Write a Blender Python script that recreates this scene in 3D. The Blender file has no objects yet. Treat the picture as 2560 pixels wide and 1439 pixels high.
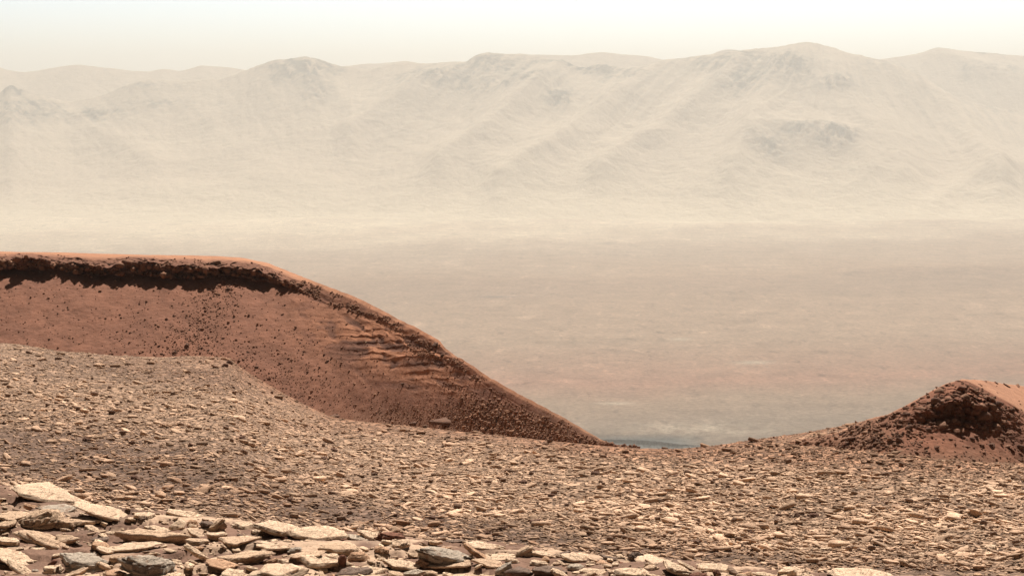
import bpy, math, random
import numpy as np
from mathutils import Vector, Euler

# ------------------------------------------------------------------ camera
F = 4000.0                      # focal length in pixels of the 2560 px wide photograph
CX, CY, YH = 1280.0, 719.5, 250.0
TH = math.atan((CY - YH) / F)
CT, ST = math.cos(TH), math.sin(TH)
scene = bpy.context.scene
col = scene.collection
cam_d = bpy.data.cameras.new('camera')
cam_d.sensor_width = 36.0
cam_d.lens = 36.0 * F / 2560.0
cam_d.clip_start = 0.2
cam_d.clip_end = 60000.0
cam = bpy.data.objects.new('camera', cam_d)
cam.location = (0, 0, 0)
cam.rotation_euler = (math.pi / 2 - TH, 0, 0)
col.objects.link(cam)
scene.camera = cam

# ------------------------------------------------------------------ sun, sky, exposure
SUN_EL, SUN_AZ = math.radians(57), math.radians(12)      # azimuth from +Y towards +X: behind and to the right
world = bpy.data.worlds.new('World')
scene.world = world
world.use_nodes = True
wn = world.node_tree
for n in list(wn.nodes): wn.nodes.remove(n)
sky = wn.nodes.new('ShaderNodeTexSky')
sky.sky_type = 'NISHITA'
sky.sun_disc = False
sky.sun_elevation = SUN_EL
sky.sun_rotation = SUN_AZ
sky.altitude = 0
sky.air_density = 0.55
sky.dust_density = 2.5
sky.ozone_density = 0.0
bg = wn.nodes.new('ShaderNodeBackground')
bg.inputs['Strength'].default_value = 0.08
wo = wn.nodes.new('ShaderNodeOutputWorld')
# dusty air: the sky glows towards the horizon on the sun's side
tcw = wn.nodes.new('ShaderNodeTexCoord')
sxyz = wn.nodes.new('ShaderNodeSeparateXYZ'); wn.links.new(tcw.outputs['Generated'], sxyz.inputs[0])
low = wn.nodes.new('ShaderNodeMapRange'); low.interpolation_type = 'SMOOTHSTEP'
wn.links.new(sxyz.outputs['Z'], low.inputs[0])
for i_, v_ in enumerate((0.0, 0.30, 1.0, 0.0)): low.inputs[i_ + 1].default_value = v_
dotn = wn.nodes.new('ShaderNodeVectorMath'); dotn.operation = 'DOT_PRODUCT'
wn.links.new(tcw.outputs['Generated'], dotn.inputs[0])
dotn.inputs[1].default_value = (math.sin(SUN_AZ * .5), math.cos(SUN_AZ * .5), 0)
lobe = wn.nodes.new('ShaderNodeMapRange'); lobe.interpolation_type = 'SMOOTHSTEP'
wn.links.new(dotn.outputs['Value'], lobe.inputs[0])
for i_, v_ in enumerate((0.0, 0.85, 0.0, 1.0)): lobe.inputs[i_ + 1].default_value = v_
glow = wn.nodes.new('ShaderNodeMath'); glow.operation = 'MULTIPLY'
wn.links.new(low.outputs[0], glow.inputs[0]); wn.links.new(lobe.outputs[0], glow.inputs[1])
gl2 = wn.nodes.new('ShaderNodeMix'); gl2.data_type = 'RGBA'
wn.links.new(glow.outputs[0], gl2.inputs['Factor'])
gl2.inputs['A'].default_value = (0.235, 0.155, 0.10, 1)
gl2.inputs['B'].default_value = (2.2, 2.5, 2.6, 1)
gm = wn.nodes.new('ShaderNodeVectorMath'); gm.operation = 'MULTIPLY'
wn.links.new(sky.outputs[0], gm.inputs[0]); wn.links.new(gl2.outputs['Result'], gm.inputs[1])
wn.links.new(gm.outputs[0], bg.inputs[0])
wn.links.new(bg.outputs[0], wo.inputs[0])

sd = bpy.data.lights.new('sun', 'SUN')
sd.energy = 5.0
sd.angle = math.radians(0.5)
sd.color = (1.0, 0.965, 0.90)
so = bpy.data.objects.new('sun', sd)
sv = Vector((math.sin(SUN_AZ) * math.cos(SUN_EL), math.cos(SUN_AZ) * math.cos(SUN_EL), math.sin(SUN_EL)))
so.rotation_euler = sv.to_track_quat('Z', 'Y').to_euler()
so.location = sv * 100
col.objects.link(so)

scene.view_settings.view_transform = 'Standard'
scene.view_settings.look = 'None'
scene.view_settings.gamma = 1.0
scene.view_settings.use_curve_mapping = False
scene.view_settings.exposure = 0.36
scene.cycles.max_bounces = 4
scene.cycles.diffuse_bounces = 1
scene.cycles.glossy_bounces = 1
scene.cycles.volume_bounces = 1
HAZE_DENSITY = 0.82e-4

# ------------------------------------------------------------------ helpers
R = np.random.RandomState(7)

def ray(px, py):
    cx = (np.asarray(px, float) - CX) / F
    cy = -(np.asarray(py, float) - CY) / F
    return cx, CT + cy * ST, -ST + cy * CT

def PT(px, py, D):
    """point at forward distance D on the sight line of photograph pixel (px, py)"""
    rx, ry, rz = ray(px, py)
    t = D / ry
    return np.stack(np.broadcast_arrays(rx * t, D + 0 * rx, rz * t), -1)

def y2z(py, D):
    rx, ry, rz = ray(0, py)
    return rz / ry * D

_p = np.random.RandomState(3).permutation(256)
_p = np.concatenate([_p, _p, _p])
_g = np.random.RandomState(4).normal(size=(256, 3)); _g /= np.linalg.norm(_g, axis=1)[:, None]
def perlin(x, y, z=0.0):
    x, y, z = np.broadcast_arrays(np.asarray(x, float), np.asarray(y, float), np.asarray(z, float))
    xi, yi, zi = np.floor(x), np.floor(y), np.floor(z)
    fx, fy, fz = x - xi, y - yi, z - zi
    xi = xi.astype(np.int64) & 255; yi = yi.astype(np.int64) & 255; zi = zi.astype(np.int64) & 255
    u = fx * fx * fx * (fx * (fx * 6 - 15) + 10)
    v = fy * fy * fy * (fy * (fy * 6 - 15) + 10)
    w = fz * fz * fz * (fz * (fz * 6 - 15) + 10)
    def c(i, j, k):
        h = _p[_p[_p[(xi + i) & 255] + ((yi + j) & 255)] + ((zi + k) & 255)]
        g = _g[h]
        return g[..., 0] * (fx - i) + g[..., 1] * (fy - j) + g[..., 2] * (fz - k)
    def L(a, b, t): return a + (b - a) * t
    return 1.5 * L(L(L(c(0,0,0), c(1,0,0), u), L(c(0,1,0), c(1,1,0), u), v),
             L(L(c(0,0,1), c(1,0,1), u), L(c(0,1,1), c(1,1,1), u), v), w)

def fbm(x, y, z=0.0, o=4, g=0.5, ridge=False):
    s, a, f, n = 0, 1.0, 1.0, 0
    for i in range(o):
        p = perlin(x * f + 13.7 * i, y * f - 7.1 * i, z * f + 3.3 * i)
        if ridge: p = 1 - 2 * np.abs(p)
        s = s + a * p; n += a
        a *= g; f *= 2.03
    return s / n

def sm(a, b, x):
    t = np.clip((x - a) / (b - a), 0, 1)
    return t * t * (3 - 2 * t)

def curve(pts, x):
    p = np.array(pts, float)
    return np.interp(x, p[:, 0], p[:, 1])

def curve_s(pts, x, w=14):
    """piecewise linear curve with its corners rounded over w pixels"""
    return sum(curve(pts, x + d * w) for d in (-1.5, -.75, 0, .75, 1.5)) / 5

def mesh_from(name, V, T=None, Q=None, C=None, mat=None, smooth=False):
    me = bpy.data.meshes.new(name)
    V = np.asarray(V, np.float32).reshape(-1, 3)
    me.vertices.add(len(V)); me.vertices.foreach_set('co', V.ravel())
    nt = 0 if T is None else len(T); nq = 0 if Q is None else len(Q)
    li = []
    if nt: li.append(np.asarray(T, np.int32).ravel())
    if nq: li.append(np.asarray(Q, np.int32).ravel())
    li = np.concatenate(li)
    me.loops.add(len(li)); me.loops.foreach_set('vertex_index', li)
    me.polygons.add(nt + nq)
    st = np.concatenate([np.arange(nt) * 3, nt * 3 + np.arange(nq) * 4]).astype(np.int32)
    me.polygons.foreach_set('loop_start', st)
    if smooth: me.polygons.foreach_set('use_smooth', np.ones(nt + nq, bool))
    if C is not None:
        C = np.asarray(C, np.float32).reshape(-1, 3)
        a = me.color_attributes.new('Col', 'FLOAT_COLOR', 'POINT')
        a.data.foreach_set('color', np.concatenate([C, np.ones((len(C), 1), np.float32)], 1).ravel())
    me.update(calc_edges=True)
    if mat: me.materials.append(mat)
    return me

def add(name, me, label=None, cat=None, kind=None, group=None, loc=(0,0,0)):
    o = bpy.data.objects.new(name, me)
    o.location = loc
    col.objects.link(o)
    if label: o['label'] = label
    if cat: o['category'] = cat
    if kind: o['kind'] = kind
    if group: o['group'] = group
    return o

def grid_quads(nr, nc):
    i = np.arange(nr - 1)[:, None] * nc + np.arange(nc - 1)[None]
    return np.stack([i, i + 1, i + nc + 1, i + nc], -1).reshape(-1, 4)

def surf(name, P, C, mat, smooth=True, **kw):
    nr, nc = P.shape[:2]
    return add(name, mesh_from(name, P, Q=grid_quads(nr, nc), C=C, mat=mat, smooth=smooth), **kw)

def mixc(a, b, t):
    return np.asarray(a) * (1 - t[..., None]) + np.asarray(b) * t[..., None]

# ------------------------------------------------------------------ materials
def new_mat(name):
    m = bpy.data.materials.new(name); m.use_nodes = True
    nt = m.node_tree
    b = nt.nodes['Principled BSDF']
    b.inputs['Specular IOR Level'].default_value = 0.15
    b.inputs['Roughness'].default_value = 0.95
    return m, nt, b

class NG:
    def __init__(s, nt): s.nt = nt; s.k = nt.links.new
    def n(s, t, **kw):
        x = s.nt.nodes.new(t)
        for a, v in kw.items(): setattr(x, a, v)
        return x
    def noise(s, vec, scale, detail=4, rough=0.6, dist=0.0):
        x = s.n('ShaderNodeTexNoise'); x.inputs['Scale'].default_value = scale
        x.inputs['Detail'].default_value = detail; x.inputs['Roughness'].default_value = rough
        x.inputs['Distortion'].default_value = dist
        s.k(vec, x.inputs['Vector']); return x.outputs['Fac']
    def vor(s, vec, scale, feature='DISTANCE_TO_EDGE'):
        x = s.n('ShaderNodeTexVoronoi', feature=feature); x.inputs['Scale'].default_value = scale
        s.k(vec, x.inputs['Vector']); return x.outputs['Distance']
    def rng(s, v, a, b, c, d):
        x = s.n('ShaderNodeMapRange'); s.k(v, x.inputs[0])
        for i, q in enumerate((a, b, c, d)): x.inputs[i + 1].default_value = q
        return x.outputs[0]
    def math(s, op, a, b=None):
        x = s.n('ShaderNodeMath', operation=op)
        for i, q in enumerate((a, b)):
            if q is None: continue
            if isinstance(q, (int, float)): x.inputs[i].default_value = q
            else: s.k(q, x.inputs[i])
        return x.outputs[0]
    def mul_col(s, c, f):
        x = s.n('ShaderNodeMix', data_type='RGBA', blend_type='MULTIPLY'); x.inputs['Factor'].default_value = 1
        s.k(c, x.inputs['A']); s.k(f, x.inputs['B']); return x.outputs['Result']
    def mix_col(s, a, b, f):
        x = s.n('ShaderNodeMix', data_type='RGBA')
        s.k(f, x.inputs['Factor'])
        if isinstance(a, tuple): x.inputs['A'].default_value = (*a, 1)
        else: s.k(a, x.inputs['A'])
        if isinstance(b, tuple): x.inputs['B'].default_value = (*b, 1)
        else: s.k(b, x.inputs['B'])
        return x.outputs['Result']
    def mapping(s, vec, scale, rot=(0,0,0)):
        x = s.n('ShaderNodeMapping'); x.inputs['Scale'].default_value = scale; x.inputs['Rotation'].default_value = rot
        s.k(vec, x.inputs['Vector']); return x.outputs[0]
    def bump(s, h, strength, dist, nrm=None):
        x = s.n('ShaderNodeBump'); x.inputs['Strength'].default_value = strength; x.inputs['Distance'].default_value = dist
        s.k(h, x.inputs['Height'])
        if nrm is not None: s.k(nrm, x.inputs['Normal'])
        return x.outputs[0]

def ground_mat(name, sc, lo=0.72, hi=1.25, bump_d=0.02, crack=0.0):
    """dusty stony ground; sc = grain size scale (1 / metres)"""
    m, nt, b = new_mat(name); g = NG(nt)
    at = g.n('ShaderNodeAttribute'); at.attribute_name = 'Col'
    tc = g.n('ShaderNodeTexCoord').outputs['Object']
    n1 = g.noise(tc, sc, 6, 0.65)
    n2 = g.noise(tc, sc * 9, 4, 0.7)
    c = g.mul_col(at.outputs['Color'], g.rng(n1, 0.3, 0.7, lo, hi))
    c = g.mul_col(c, g.rng(n2, 0.3, 0.7, 0.82, 1.16))
    if crack:
        wp = g.n('ShaderNodeTexNoise'); wp.inputs['Scale'].default_value = crack * 1.5; wp.inputs['Detail'].default_value = 4
        g.k(tc, wp.inputs['Vector'])
        wv = g.n('ShaderNodeVectorMath', operation='MULTIPLY_ADD')
        g.k(wp.outputs['Color'], wv.inputs[0]); wv.inputs[1].default_value = (.5 / crack, .5 / crack, .1 / crack); g.k(tc, wv.inputs[2])
        mv = g.mapping(wv.outputs[0], (.8, 1.0, 1.0), (0, 0, .25))
        vc = g.n('ShaderNodeTexVoronoi', feature='F1'); vc.inputs['Scale'].default_value = crack; g.k(mv, vc.inputs['Vector'])
        ve = g.vor(mv, crack)
        sp = g.n('ShaderNodeSeparateColor'); g.k(vc.outputs['Color'], sp.inputs[0])
        k = g.rng(ve, 0.03, 0.12, 0, 1)
        c = g.mul_col(c, g.rng(sp.outputs[0], 0, 1, 0.62, 1.4))
        c = g.mix_col((0.10, 0.06, 0.042), c, g.rng(k, 0, 1, .25, 1))
        hh = g.math('MULTIPLY', k, g.rng(sp.outputs[1], 0, 1, 0.2, 1.0))
    g.k(c, b.inputs['Base Color'])
    nb = g.bump(n1, 0.8, bump_d * 2)
    nb = g.bump(n2, 0.8, bump_d * .5, nb)
    if crack: nb = g.bump(hh, 1.0, 0.06, nb)
    g.k(nb, b.inputs['Normal'])
    return m

def rock_mat(name, sc, bump_d=0.004, pit=0.5):
    """laminated rock: bedding lines on the sides, pits and cracks"""
    m, nt, b = new_mat(name); g = NG(nt)
    at = g.n('ShaderNodeAttribute'); at.attribute_name = 'Col'
    tc = g.n('ShaderNodeTexCoord').outputs['Object']
    n1 = g.noise(tc, sc, 6, 0.7)
    n2 = g.noise(tc, sc * 6, 5, 0.75)
    n3 = g.noise(g.mapping(tc, (1, 1, 14)), sc * 1.6, 5, 0.7)
    cr = g.n('ShaderNodeTexVoronoi', feature='DISTANCE_TO_EDGE'); cr.inputs['Scale'].default_value = sc * 2.2
    warp = g.n('ShaderNodeTexNoise'); warp.inputs['Scale'].default_value = sc * 2; warp.inputs['Detail'].default_value = 3
    g.k(tc, warp.inputs['Vector'])
    wv = g.n('ShaderNodeVectorMath', operation='MULTIPLY_ADD')
    g.k(warp.outputs['Color'], wv.inputs[0]); wv.inputs[1].default_value = (0.9 / sc,) * 3; g.k(tc, wv.inputs[2])
    wm = g.mapping(wv.outputs[0], (1, 2.2, 3))
    g.k(wm, cr.inputs['Vector'])
    crk = g.rng(cr.outputs['Distance'], 0.0, 0.05, 0, 1)
    crk = g.math('MAXIMUM', crk, g.rng(n1, 0.42, 0.5, 1, 0))
    c = g.mul_col(at.outputs['Color'], g.rng(n1, 0.3, 0.7, 0.84, 1.18))
    c = g.mul_col(c, g.rng(n3, 0.3, 0.7, 0.88, 1.12))
    pits = g.rng(n2, 0.3, 0.42, 1 - pit, 1)
    c = g.mul_col(c, pits)
    c = g.mix_col((0.12, 0.075, 0.055), c, g.rng(crk, 0, 1, 0.35, 1))
    # red dust caught in hollows of the surface
    dn = g.noise(tc, sc * 1.3, 4, 0.6)
    c = g.mix_col(c, (0.36, 0.18, 0.105), g.rng(dn, 0.56, 0.7, 0, 0.7))
    g.k(c, b.inputs['Base Color'])
    nb = g.bump(n3, 0.9, bump_d * 1.6)
    nb = g.bump(n2, 0.8, bump_d * .6, nb)
    nb = g.bump(crk, 0.8, bump_d * 1.2, nb)
    g.k(nb, b.inputs['Normal'])
    return m

M_ledge = ground_mat('ledge_ground', 9.0, 0.75, 1.2, 0.006)
M_field = ground_mat('field_ground', 2.2, 0.65, 1.3, 0.03, 3.6)
M_hill = ground_mat('hill_ground', 0.9, 0.82, 1.14, 0.05)
M_rock = rock_mat('ledge_rock', 22.0, 0.004, 0.6)
M_rub = rock_mat('field_rock', 5.0, 0.01, 0.4)

# far ground and mountains
def far_mat(name, s1, s2, lo, hi, st=(1, 1, 1), bd=0):
    m, nt, b = new_mat(name); g = NG(nt)
    b.inputs['Specular IOR Level'].default_value = 0.0
    at = g.n('ShaderNodeAttribute'); at.attribute_name = 'Col'
    tc = g.mapping(g.n('ShaderNodeTexCoord').outputs['Object'], st)
    n1 = g.noise(tc, s1, 7, 0.65)
    n2 = g.noise(tc, s2, 6, 0.8)
    c = g.mul_col(at.outputs['Color'], g.rng(n1, 0.3, 0.7, 1 - (1 - lo) * .4, 1 + (hi - 1) * .4))
    c = g.mul_col(c, g.rng(n2, 0.3, 0.7, lo, hi))
    if not bd:
        t2 = g.mapping(g.n('ShaderNodeTexCoord').outputs['Object'], (1, .42, 1), (0, 0, .12))
        n4 = g.noise(t2, .02, 8, 0.72)
        c = g.mul_col(c, g.rng(n4, 0.55, 0.68, 1.0, 0.55))
        n5 = g.noise(t2, .014, 8, 0.72, .3)
        c = g.mul_col(c, g.rng(n5, 0.56, 0.70, 1.0, 1.45))
    g.k(c, b.inputs['Base Color'])
    if bd: g.k(g.bump(n1, 1.0, bd), b.inputs['Normal'])
    return m
M_floor = far_mat('plain_ground', 0.01, 0.07, 0.50, 1.5, (0.8, 1, 1))
M_mtn = far_mat('mountain_ground', 0.01, 0.035, 0.84, 1.14, (1, 1, 1), 22)

# ------------------------------------------------------------------ near terrain: ledge, stony field, drop to the plain
TAN = np.array((0.64, 0.44, 0.30)); BROWN = np.array((0.20, 0.125, 0.088)); RED = np.array((0.36, 0.175, 0.10))
PLAIN_Z = -800.0
px = np.arange(-520, 3081, 4.0)
nc = len(px)
y_edge = curve_s([(-600,1205),(0,1216),(60,1222),(150,1246),(250,1272),(350,1284),(470,1292),(640,1308),(760,1320),(900,1332),(1000,1336),(1100,1352),(1290,1372),(1440,1386),(1620,1400),(1800,1417),(2000,1427),(2300,1441),(2700,1456),(3100,1466)], px, 10)
y_edge = y_edge + 2.5 * perlin(px / 37.0, 0.3) + 2.0 * perlin(px / 13.0, 4.3)
y_c = curve_s([(-600,835),(-100,852),(0,857),(60,860),(150,876),(300,889),(420,893),(480,889),(565,892),(585,898),(600,912),(640,940),(700,975),(760,1008),(830,1042),(900,1052),(1000,1062),(1150,1078),(1400,1104),(1500,1113),(1600,1120),(1700,1121),(1780,1114),(1850,1104),(2000,1082),(2100,1064),(2180,1047),(2240,1040),(2300,1044),(2560,1064),(3100,1080)], px, 5)
D_c = curve([(-600,88),(0,82),(560,78),(700,76),(830,72),(1000,66),(1200,60),(1500,52),(1850,51),(2200,54),(2600,58),(3100,62)], px)
hill_db = [(-600,102),(0,99),(300,98),(600,96),(750,93),(900,87),(1050,79),(1200,70),(1350,61.5),(1500,53.5),(1640,52)]
D_e = -2.2 / y2z(y_edge, 1.0)
rows_def = []
def seg(Da, za, Db, zb, n, inv=True):
    for i in range(n):
        t = i / n
        if inv: D = 1 / ((1 / Da) * (1 - t) + (1 / Db) * t)
        else: D = Da * (1 - t) + Db * t
        rows_def.append((D, za + (zb - za) * (D - Da) / (Db - Da)))
one = np.ones(nc)
k0 = (1.2 * one, -2.2 * one)
k1 = (D_e, -2.2 * one)
k2 = (D_e + .5, -2.62 * one)
k3 = (D_e + 3.5, -4.9 * one)
k4 = (30 * one, y2z(1432, 30) * one)
k5 = (D_c, y2z(y_c, D_c))
dropD = np.where(px < 1500, np.maximum(D_c + 5, curve(hill_db, px) * .96), D_c + 5)
k6 = (dropD, np.where(px < 1500, np.minimum(y2z(960, dropD), k5[1] - (dropD - D_c) * .24), k5[1] - 1.9))
k6 = (k6[0], k6[1])
k7 = (150 * one, -52 * one)
k8 = (420 * one, -160 * one)
k9 = (2500 * one, PLAIN_Z * one - 12)
seg(*k0, *(5.5 * one, -2.2 * one), 14)
seg(*(5.5 * one, -2.2 * one), *k1, 190)
seg(*k1, *k2, 8)
seg(*k2, *k3, 14)
seg(*k3, *k4, 26)
r_field0 = len(rows_def)
seg(*k4, *k5, 470)
r_field1 = len(rows_def)
seg(*k5, *k6, 30)
seg(*k6, *k7, 14)
seg(*k7, *k8, 12)
seg(*k8, *k9, 24)
rows_def.append(k9)
D = np.array([r[0] for r in rows_def]); Z = np.array([r[1] for r in rows_def])
X = (px - CX) / F * D / (CT * .985)          # columns fan out from the viewpoint
ncx = (px - CX)[None] / F
nr = len(rows_def)
ri = np.arange(nr)[:, None]
w_ledge = (ri < 14 + 190 + 4) * 1.0
w_field = sm(r_field0 - 15, r_field0 + 5, ri) * (1 - sm(r_field1 + 4, r_field1 + 30, ri))
# small relief
led = 0.045 * fbm(X * 1.2, D * 1.2, 1.0, 3) + 0.03 * np.maximum(0, fbm(X * 3.2, D * 4.5, 5.0, 4, ridge=True)) + 0.008 * fbm(X * 22, D * 26, 2.0, 3)
tq = 5.0 * fbm(X * .9, D * 2.0, 51, 4, .5) + .25 * X
terr = (np.floor(tq) + sm(.0, .16, tq - np.floor(tq))) * .026 + .006 * (tq - np.floor(tq))
terr = terr - .026 * .25 * X
led = led * .6 + terr * w_ledge
edge_fade = 1 - sm(0.25, 0.0, D_e[None] - D) * .7
Z = Z + w_ledge * led * np.where(D < D_e[None], edge_fade, .3)
rough = 0.10 * fbm(X * .25, D * .25, 3.0, 3) + 0.06 * fbm(X * 1.3, D * 1.3, 4.0, 3) + 0.035 * np.maximum(-.2, fbm(X * 3.5, D * 5.0, 6.0, 3, ridge=True)) + 0.02 * fbm(X * 11, D * 14, 8, 2)
cf = sm(0, 30, r_field1 - ri) * .75 + .25
Z = Z + w_field * rough * np.where(ri < r_field1, cf, .25)
far_w = sm(r_field1 + 40, r_field1 + 70, ri)
Z = Z + far_w * (8 * fbm(X * .01, D * .01, 2, 4))
# photograph row seen at each point of the surface, used to lay out ground types that exist as patches in the place
YY = YH + 0 * D
ang = np.arctan2(-Z, D); YY = CY + F * np.tan(ang - TH)
PX = CX + X / (D * CT - Z * ST) * F
def blob(x0, y0, rx, ry, rot=0.0):
    dx, dy = PX - x0, YY - y0
    c, s = math.cos(math.radians(rot)), math.sin(math.radians(rot))
    u, v = (dx * c + dy * s) / rx, (-dx * s + dy * c) / ry
    return np.exp(-(u * u + v * v))
def dust_map(PX_, YY_):
    global PX, YY
    sPX, sYY = PX, YY; PX, YY = PX_, YY_
    d = (0.95 * blob(250, 1150, 420, 75, 5) + 0.75 * blob(1150, 1330, 520, 40, 6) + .6 * blob(2300, 1430, 500, 35, 4)
       + 0.45 * blob(2350, 1270, 260, 12, 5) + .55 * blob(650, 1250, 500, 35, 8) + .5 * blob(1750, 1390, 220, 22, 5)
       + .45 * blob(350, 930, 420, 45, 5) + .5 * blob(60, 1100, 200, 22, 8))
    r = (0.9 * blob(1950, 1135, 520, 38, 2) + .8 * blob(2500, 1150, 300, 45, 0) + .6 * blob(1500, 1120, 200, 18, 4)
       + .35 * blob(450, 930, 260, 30, 10) + .8 * blob(2300, 1090, 200, 60, 0) + .4 * blob(900, 1075, 300, 12, 3))
    PX, YY = sPX, sYY
    return np.clip(d, 0, 1), np.clip(r, 0, 1)
dust, redm = dust_map(PX, YY)
nz = fbm(X * .35, D * .35, 9.0, 5, .65); nz2 = fbm(X * 2.5, D * 3.5, 19.0, 4, .65)
dcov = np.clip(.36 + .95 * dust + .6 * nz + .5 * nz2, 0, 1)
C = mixc(np.array((.56, .355, .23)), BROWN * 1.05, dcov)
C = mixc(C, RED * 1.05, np.clip(redm * (.6 + .4 * nz2), 0, 1))
border = np.exp(-np.abs(r_field1 - ri) / 26.) * sm(380, 620, px)[None] * sm(2300, 2100, px)[None]      # red sand drifted in from the hill
C = mixc(C, RED * .95, np.clip(border * (.8 + 1.2 * nz2), 0, .95))
lcol = mixc(np.array((.25, .145, .10)), TAN * 1.1, sm(.05, .3, .35 * (np.sin(np.floor(tq) * 2.4 + 1) ) + fbm(X * 1.6, D * 2.2, 31, 4, .6) + .12 * sm(.9, 0, D_e[None] - D) - .1) * .75)
lcol = mixc(lcol, np.array((.17, .11, .082)), sm(.1, .4, fbm(X * 1.1, D * 1.1, 37, 3)) * .6)
C = np.where((ri < 14 + 190 + 12)[..., None], lcol, C)
C = mixc(C, np.array((.3, .24, .18)), far_w * np.ones_like(D))
G_ter = np.stack([X, D, Z], -1)
me = mesh_from('terrain', G_ter, Q=grid_quads(nr, nc), C=C, mat=M_field, smooth=True)
me.materials.append(M_ledge)
mi = np.zeros((nr - 1, nc - 1), np.int32); mi[:14 + 190 + 8] = 1
me.polygons.foreach_set('material_index', mi.ravel())
add('terrain', me, 'stony tan ground falling from a flat slab ledge to a rubble field', None, 'structure')
TER_Y, TER_PX = YY, PX

def ter_z(x, y):
    """height of the near terrain at world x, y (bilinear in its own grid)"""
    ci = np.clip(((x / y * CT * .985) * F + CX - px[0]) / 4.0, 0, nc - 1.001)
    c0 = int(ci); t = ci - c0
    out = []
    for c in (c0, c0 + 1):
        out.append(np.interp(y, G_ter[:, c, 1], G_ter[:, c, 2]))
    return out[0] * (1 - t) + out[1] * t

# ------------------------------------------------------------------ left hill
def strip_rows(knots, counts):
    out = []
    for i in range(len(knots) - 1):
        (Da, za), (Db, zb) = knots[i], knots[i + 1]
        for j in range(counts[i]):
            t = j / counts[i]
            out.append((Da + (Db - Da) * t, za + (zb - za) * t))
    out.append(knots[-1])
    return np.array([o[0] for o in out]), np.array([o[1] for o in out])

hp = np.arange(-520, 1600, 3.0); nh = len(hp); on = np.ones(nh)
h_yb = curve_s([(-600,900),(0,912),(300,925),(600,960),(750,1020),(900,1064),(1050,1078),(1200,1088),(1350,1100),(1500,1112),(1640,1118)], hp, 60)
h_Db = curve_s(hill_db, hp, 70)
h_yt = curve([(-600,690),(0,690),(150,688),(200,695),(225,706),(260,708),(310,700),(350,703),(400,709),(450,712),(520,714),(580,706),(620,712),(700,722),(750,735),(830,765),(900,792),(1000,842),(1100,895),(1200,960),(1300,1018),(1400,1062),(1500,1106),(1560,1118),(1640,1124)], hp)
h_yt = np.convolve(np.pad(h_yt, 8, 'edge'), np.ones(17) / 17, 'valid') - 19 * sm(900, 600, hp)
h_yt = h_yt + 5 * perlin(hp / 30., 2.2) * sm(1300, 700, hp)
h_ys = curve_s([(-600,624),(0,628),(180,631),(350,636),(560,640),(620,645),(680,657),(760,690),(830,718),(900,745),(960,776),(1000,798),(1060,830),(1085,845),(1100,852),(1112,870),(1160,903),(1230,948),(1300,986),(1350,1012),(1400,1039),(1450,1067),(1500,1097),(1530,1110),(1640,1124)], hp, 4)
lip = curve([(-600,648),(0,644),(100,646),(200,656),(290,666),(350,654),(450,662),(540,668),(600,660),(650,668),(700,690),(750,710),(830,742),(900,772),(1000,822),(1100,880),(1200,950),(1300,1010),(1500,1104),(1640,1123)], hp)
lip = lip + (12 * fbm(hp / 70., 7.2, 0, 2) + 2 * fbm(hp / 14., 9.2, 0, 2)) * sm(1200, 700, hp)
lip = np.minimum(np.maximum(lip, h_ys + 2), h_yt - 1)
rec = curve([(-600,.15),(0,.1),(180,.15),(230,1.3),(300,.7),(340,.3),(380,.6),(450,.9),(520,1.5),(600,1.6),(640,1.0),(750,.2),(900,.2),(1100,.05),(1640,0)], hp)
rec = rec * (1 + .6 * perlin(hp / 45., 9.))
zb = y2z(h_yb, h_Db)
ry = y2z(h_yt, 1.0)
slope = curve_s([(-600,.40),(1000,.36),(1300,.38),(1640,.5)], hp, 60)
Dt = (zb - slope * h_Db) / (ry - slope)
zt = ry * Dt
def climb(D0, z0, yline, sl_):
    return (z0 - sl_ * D0) / (y2z(yline, 1.0) - sl_)
wr = sm(660, 800, hp)                       # right of here the rim has no overhang: one rounded shoulder
zl_d = (Dt - .1) * (1 - wr) + climb(Dt, zt, lip, .46) * wr
zl_z = y2z(lip, zl_d)
ybrow = lip * .42 + h_ys * .58
Dbr = (Dt + 1.8) * (1 - wr) + climb(zl_d, zl_z, ybrow, .40) * wr
zbr = y2z(ybrow, Dbr)
Dcr = (Dt + 7) * (1 - wr) + climb(Dbr, zbr, h_ys, .22) * wr
Drc = (Dt + rec) * (1 - wr) + (Dt * .5 + zl_d * .5) * wr
kn = [(h_Db - 8, zb - 6), (h_Db, zb), (Dt, zt), (Drc, y2z(h_yt * .62 + lip * .38, Drc)), (zl_d, zl_z), (Dbr, zbr), (Dcr, y2z(h_ys, Dcr))]
kn.append((kn[6][0] + 14, kn[6][1] - 3.2)); kn.append((kn[6][0] + 60, kn[6][1] - 45))
cnt = [6, 190, 26, 30, 22, 26, 16, 10]
hD, hZ = strip_rows(kn, cnt)
hr = len(hD); hri = np.arange(hr)[:, None]
hX = (hp - CX)[None] / F * hD / (CT * .985)
cum = np.cumsum([0] + cnt)
u = hX / .9
w_tal = sm(cum[1], cum[1] + 20, hri) * (1 - sm(cum[2] - 4, cum[2] + 2, hri))
w_clf = sm(cum[2] - 3, cum[2] + 4, hri) * (1 - sm(cum[5] - 6, cum[5] + 14, hri))
w_clf = w_clf * (sm(820, 640, hp) + .35 * sm(1350, 900, hp) * np.clip(.2 + 2.0 * fbm(hp / 55., 3.1, 0, 3), 0, 1))[None]
w_top = sm(cum[4], cum[5], hri) * (1 - sm(cum[7], cum[8], hri))
lump = fbm(hX * .9, hD * .9, hZ * 1.3, 5, .6, ridge=True)
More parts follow.
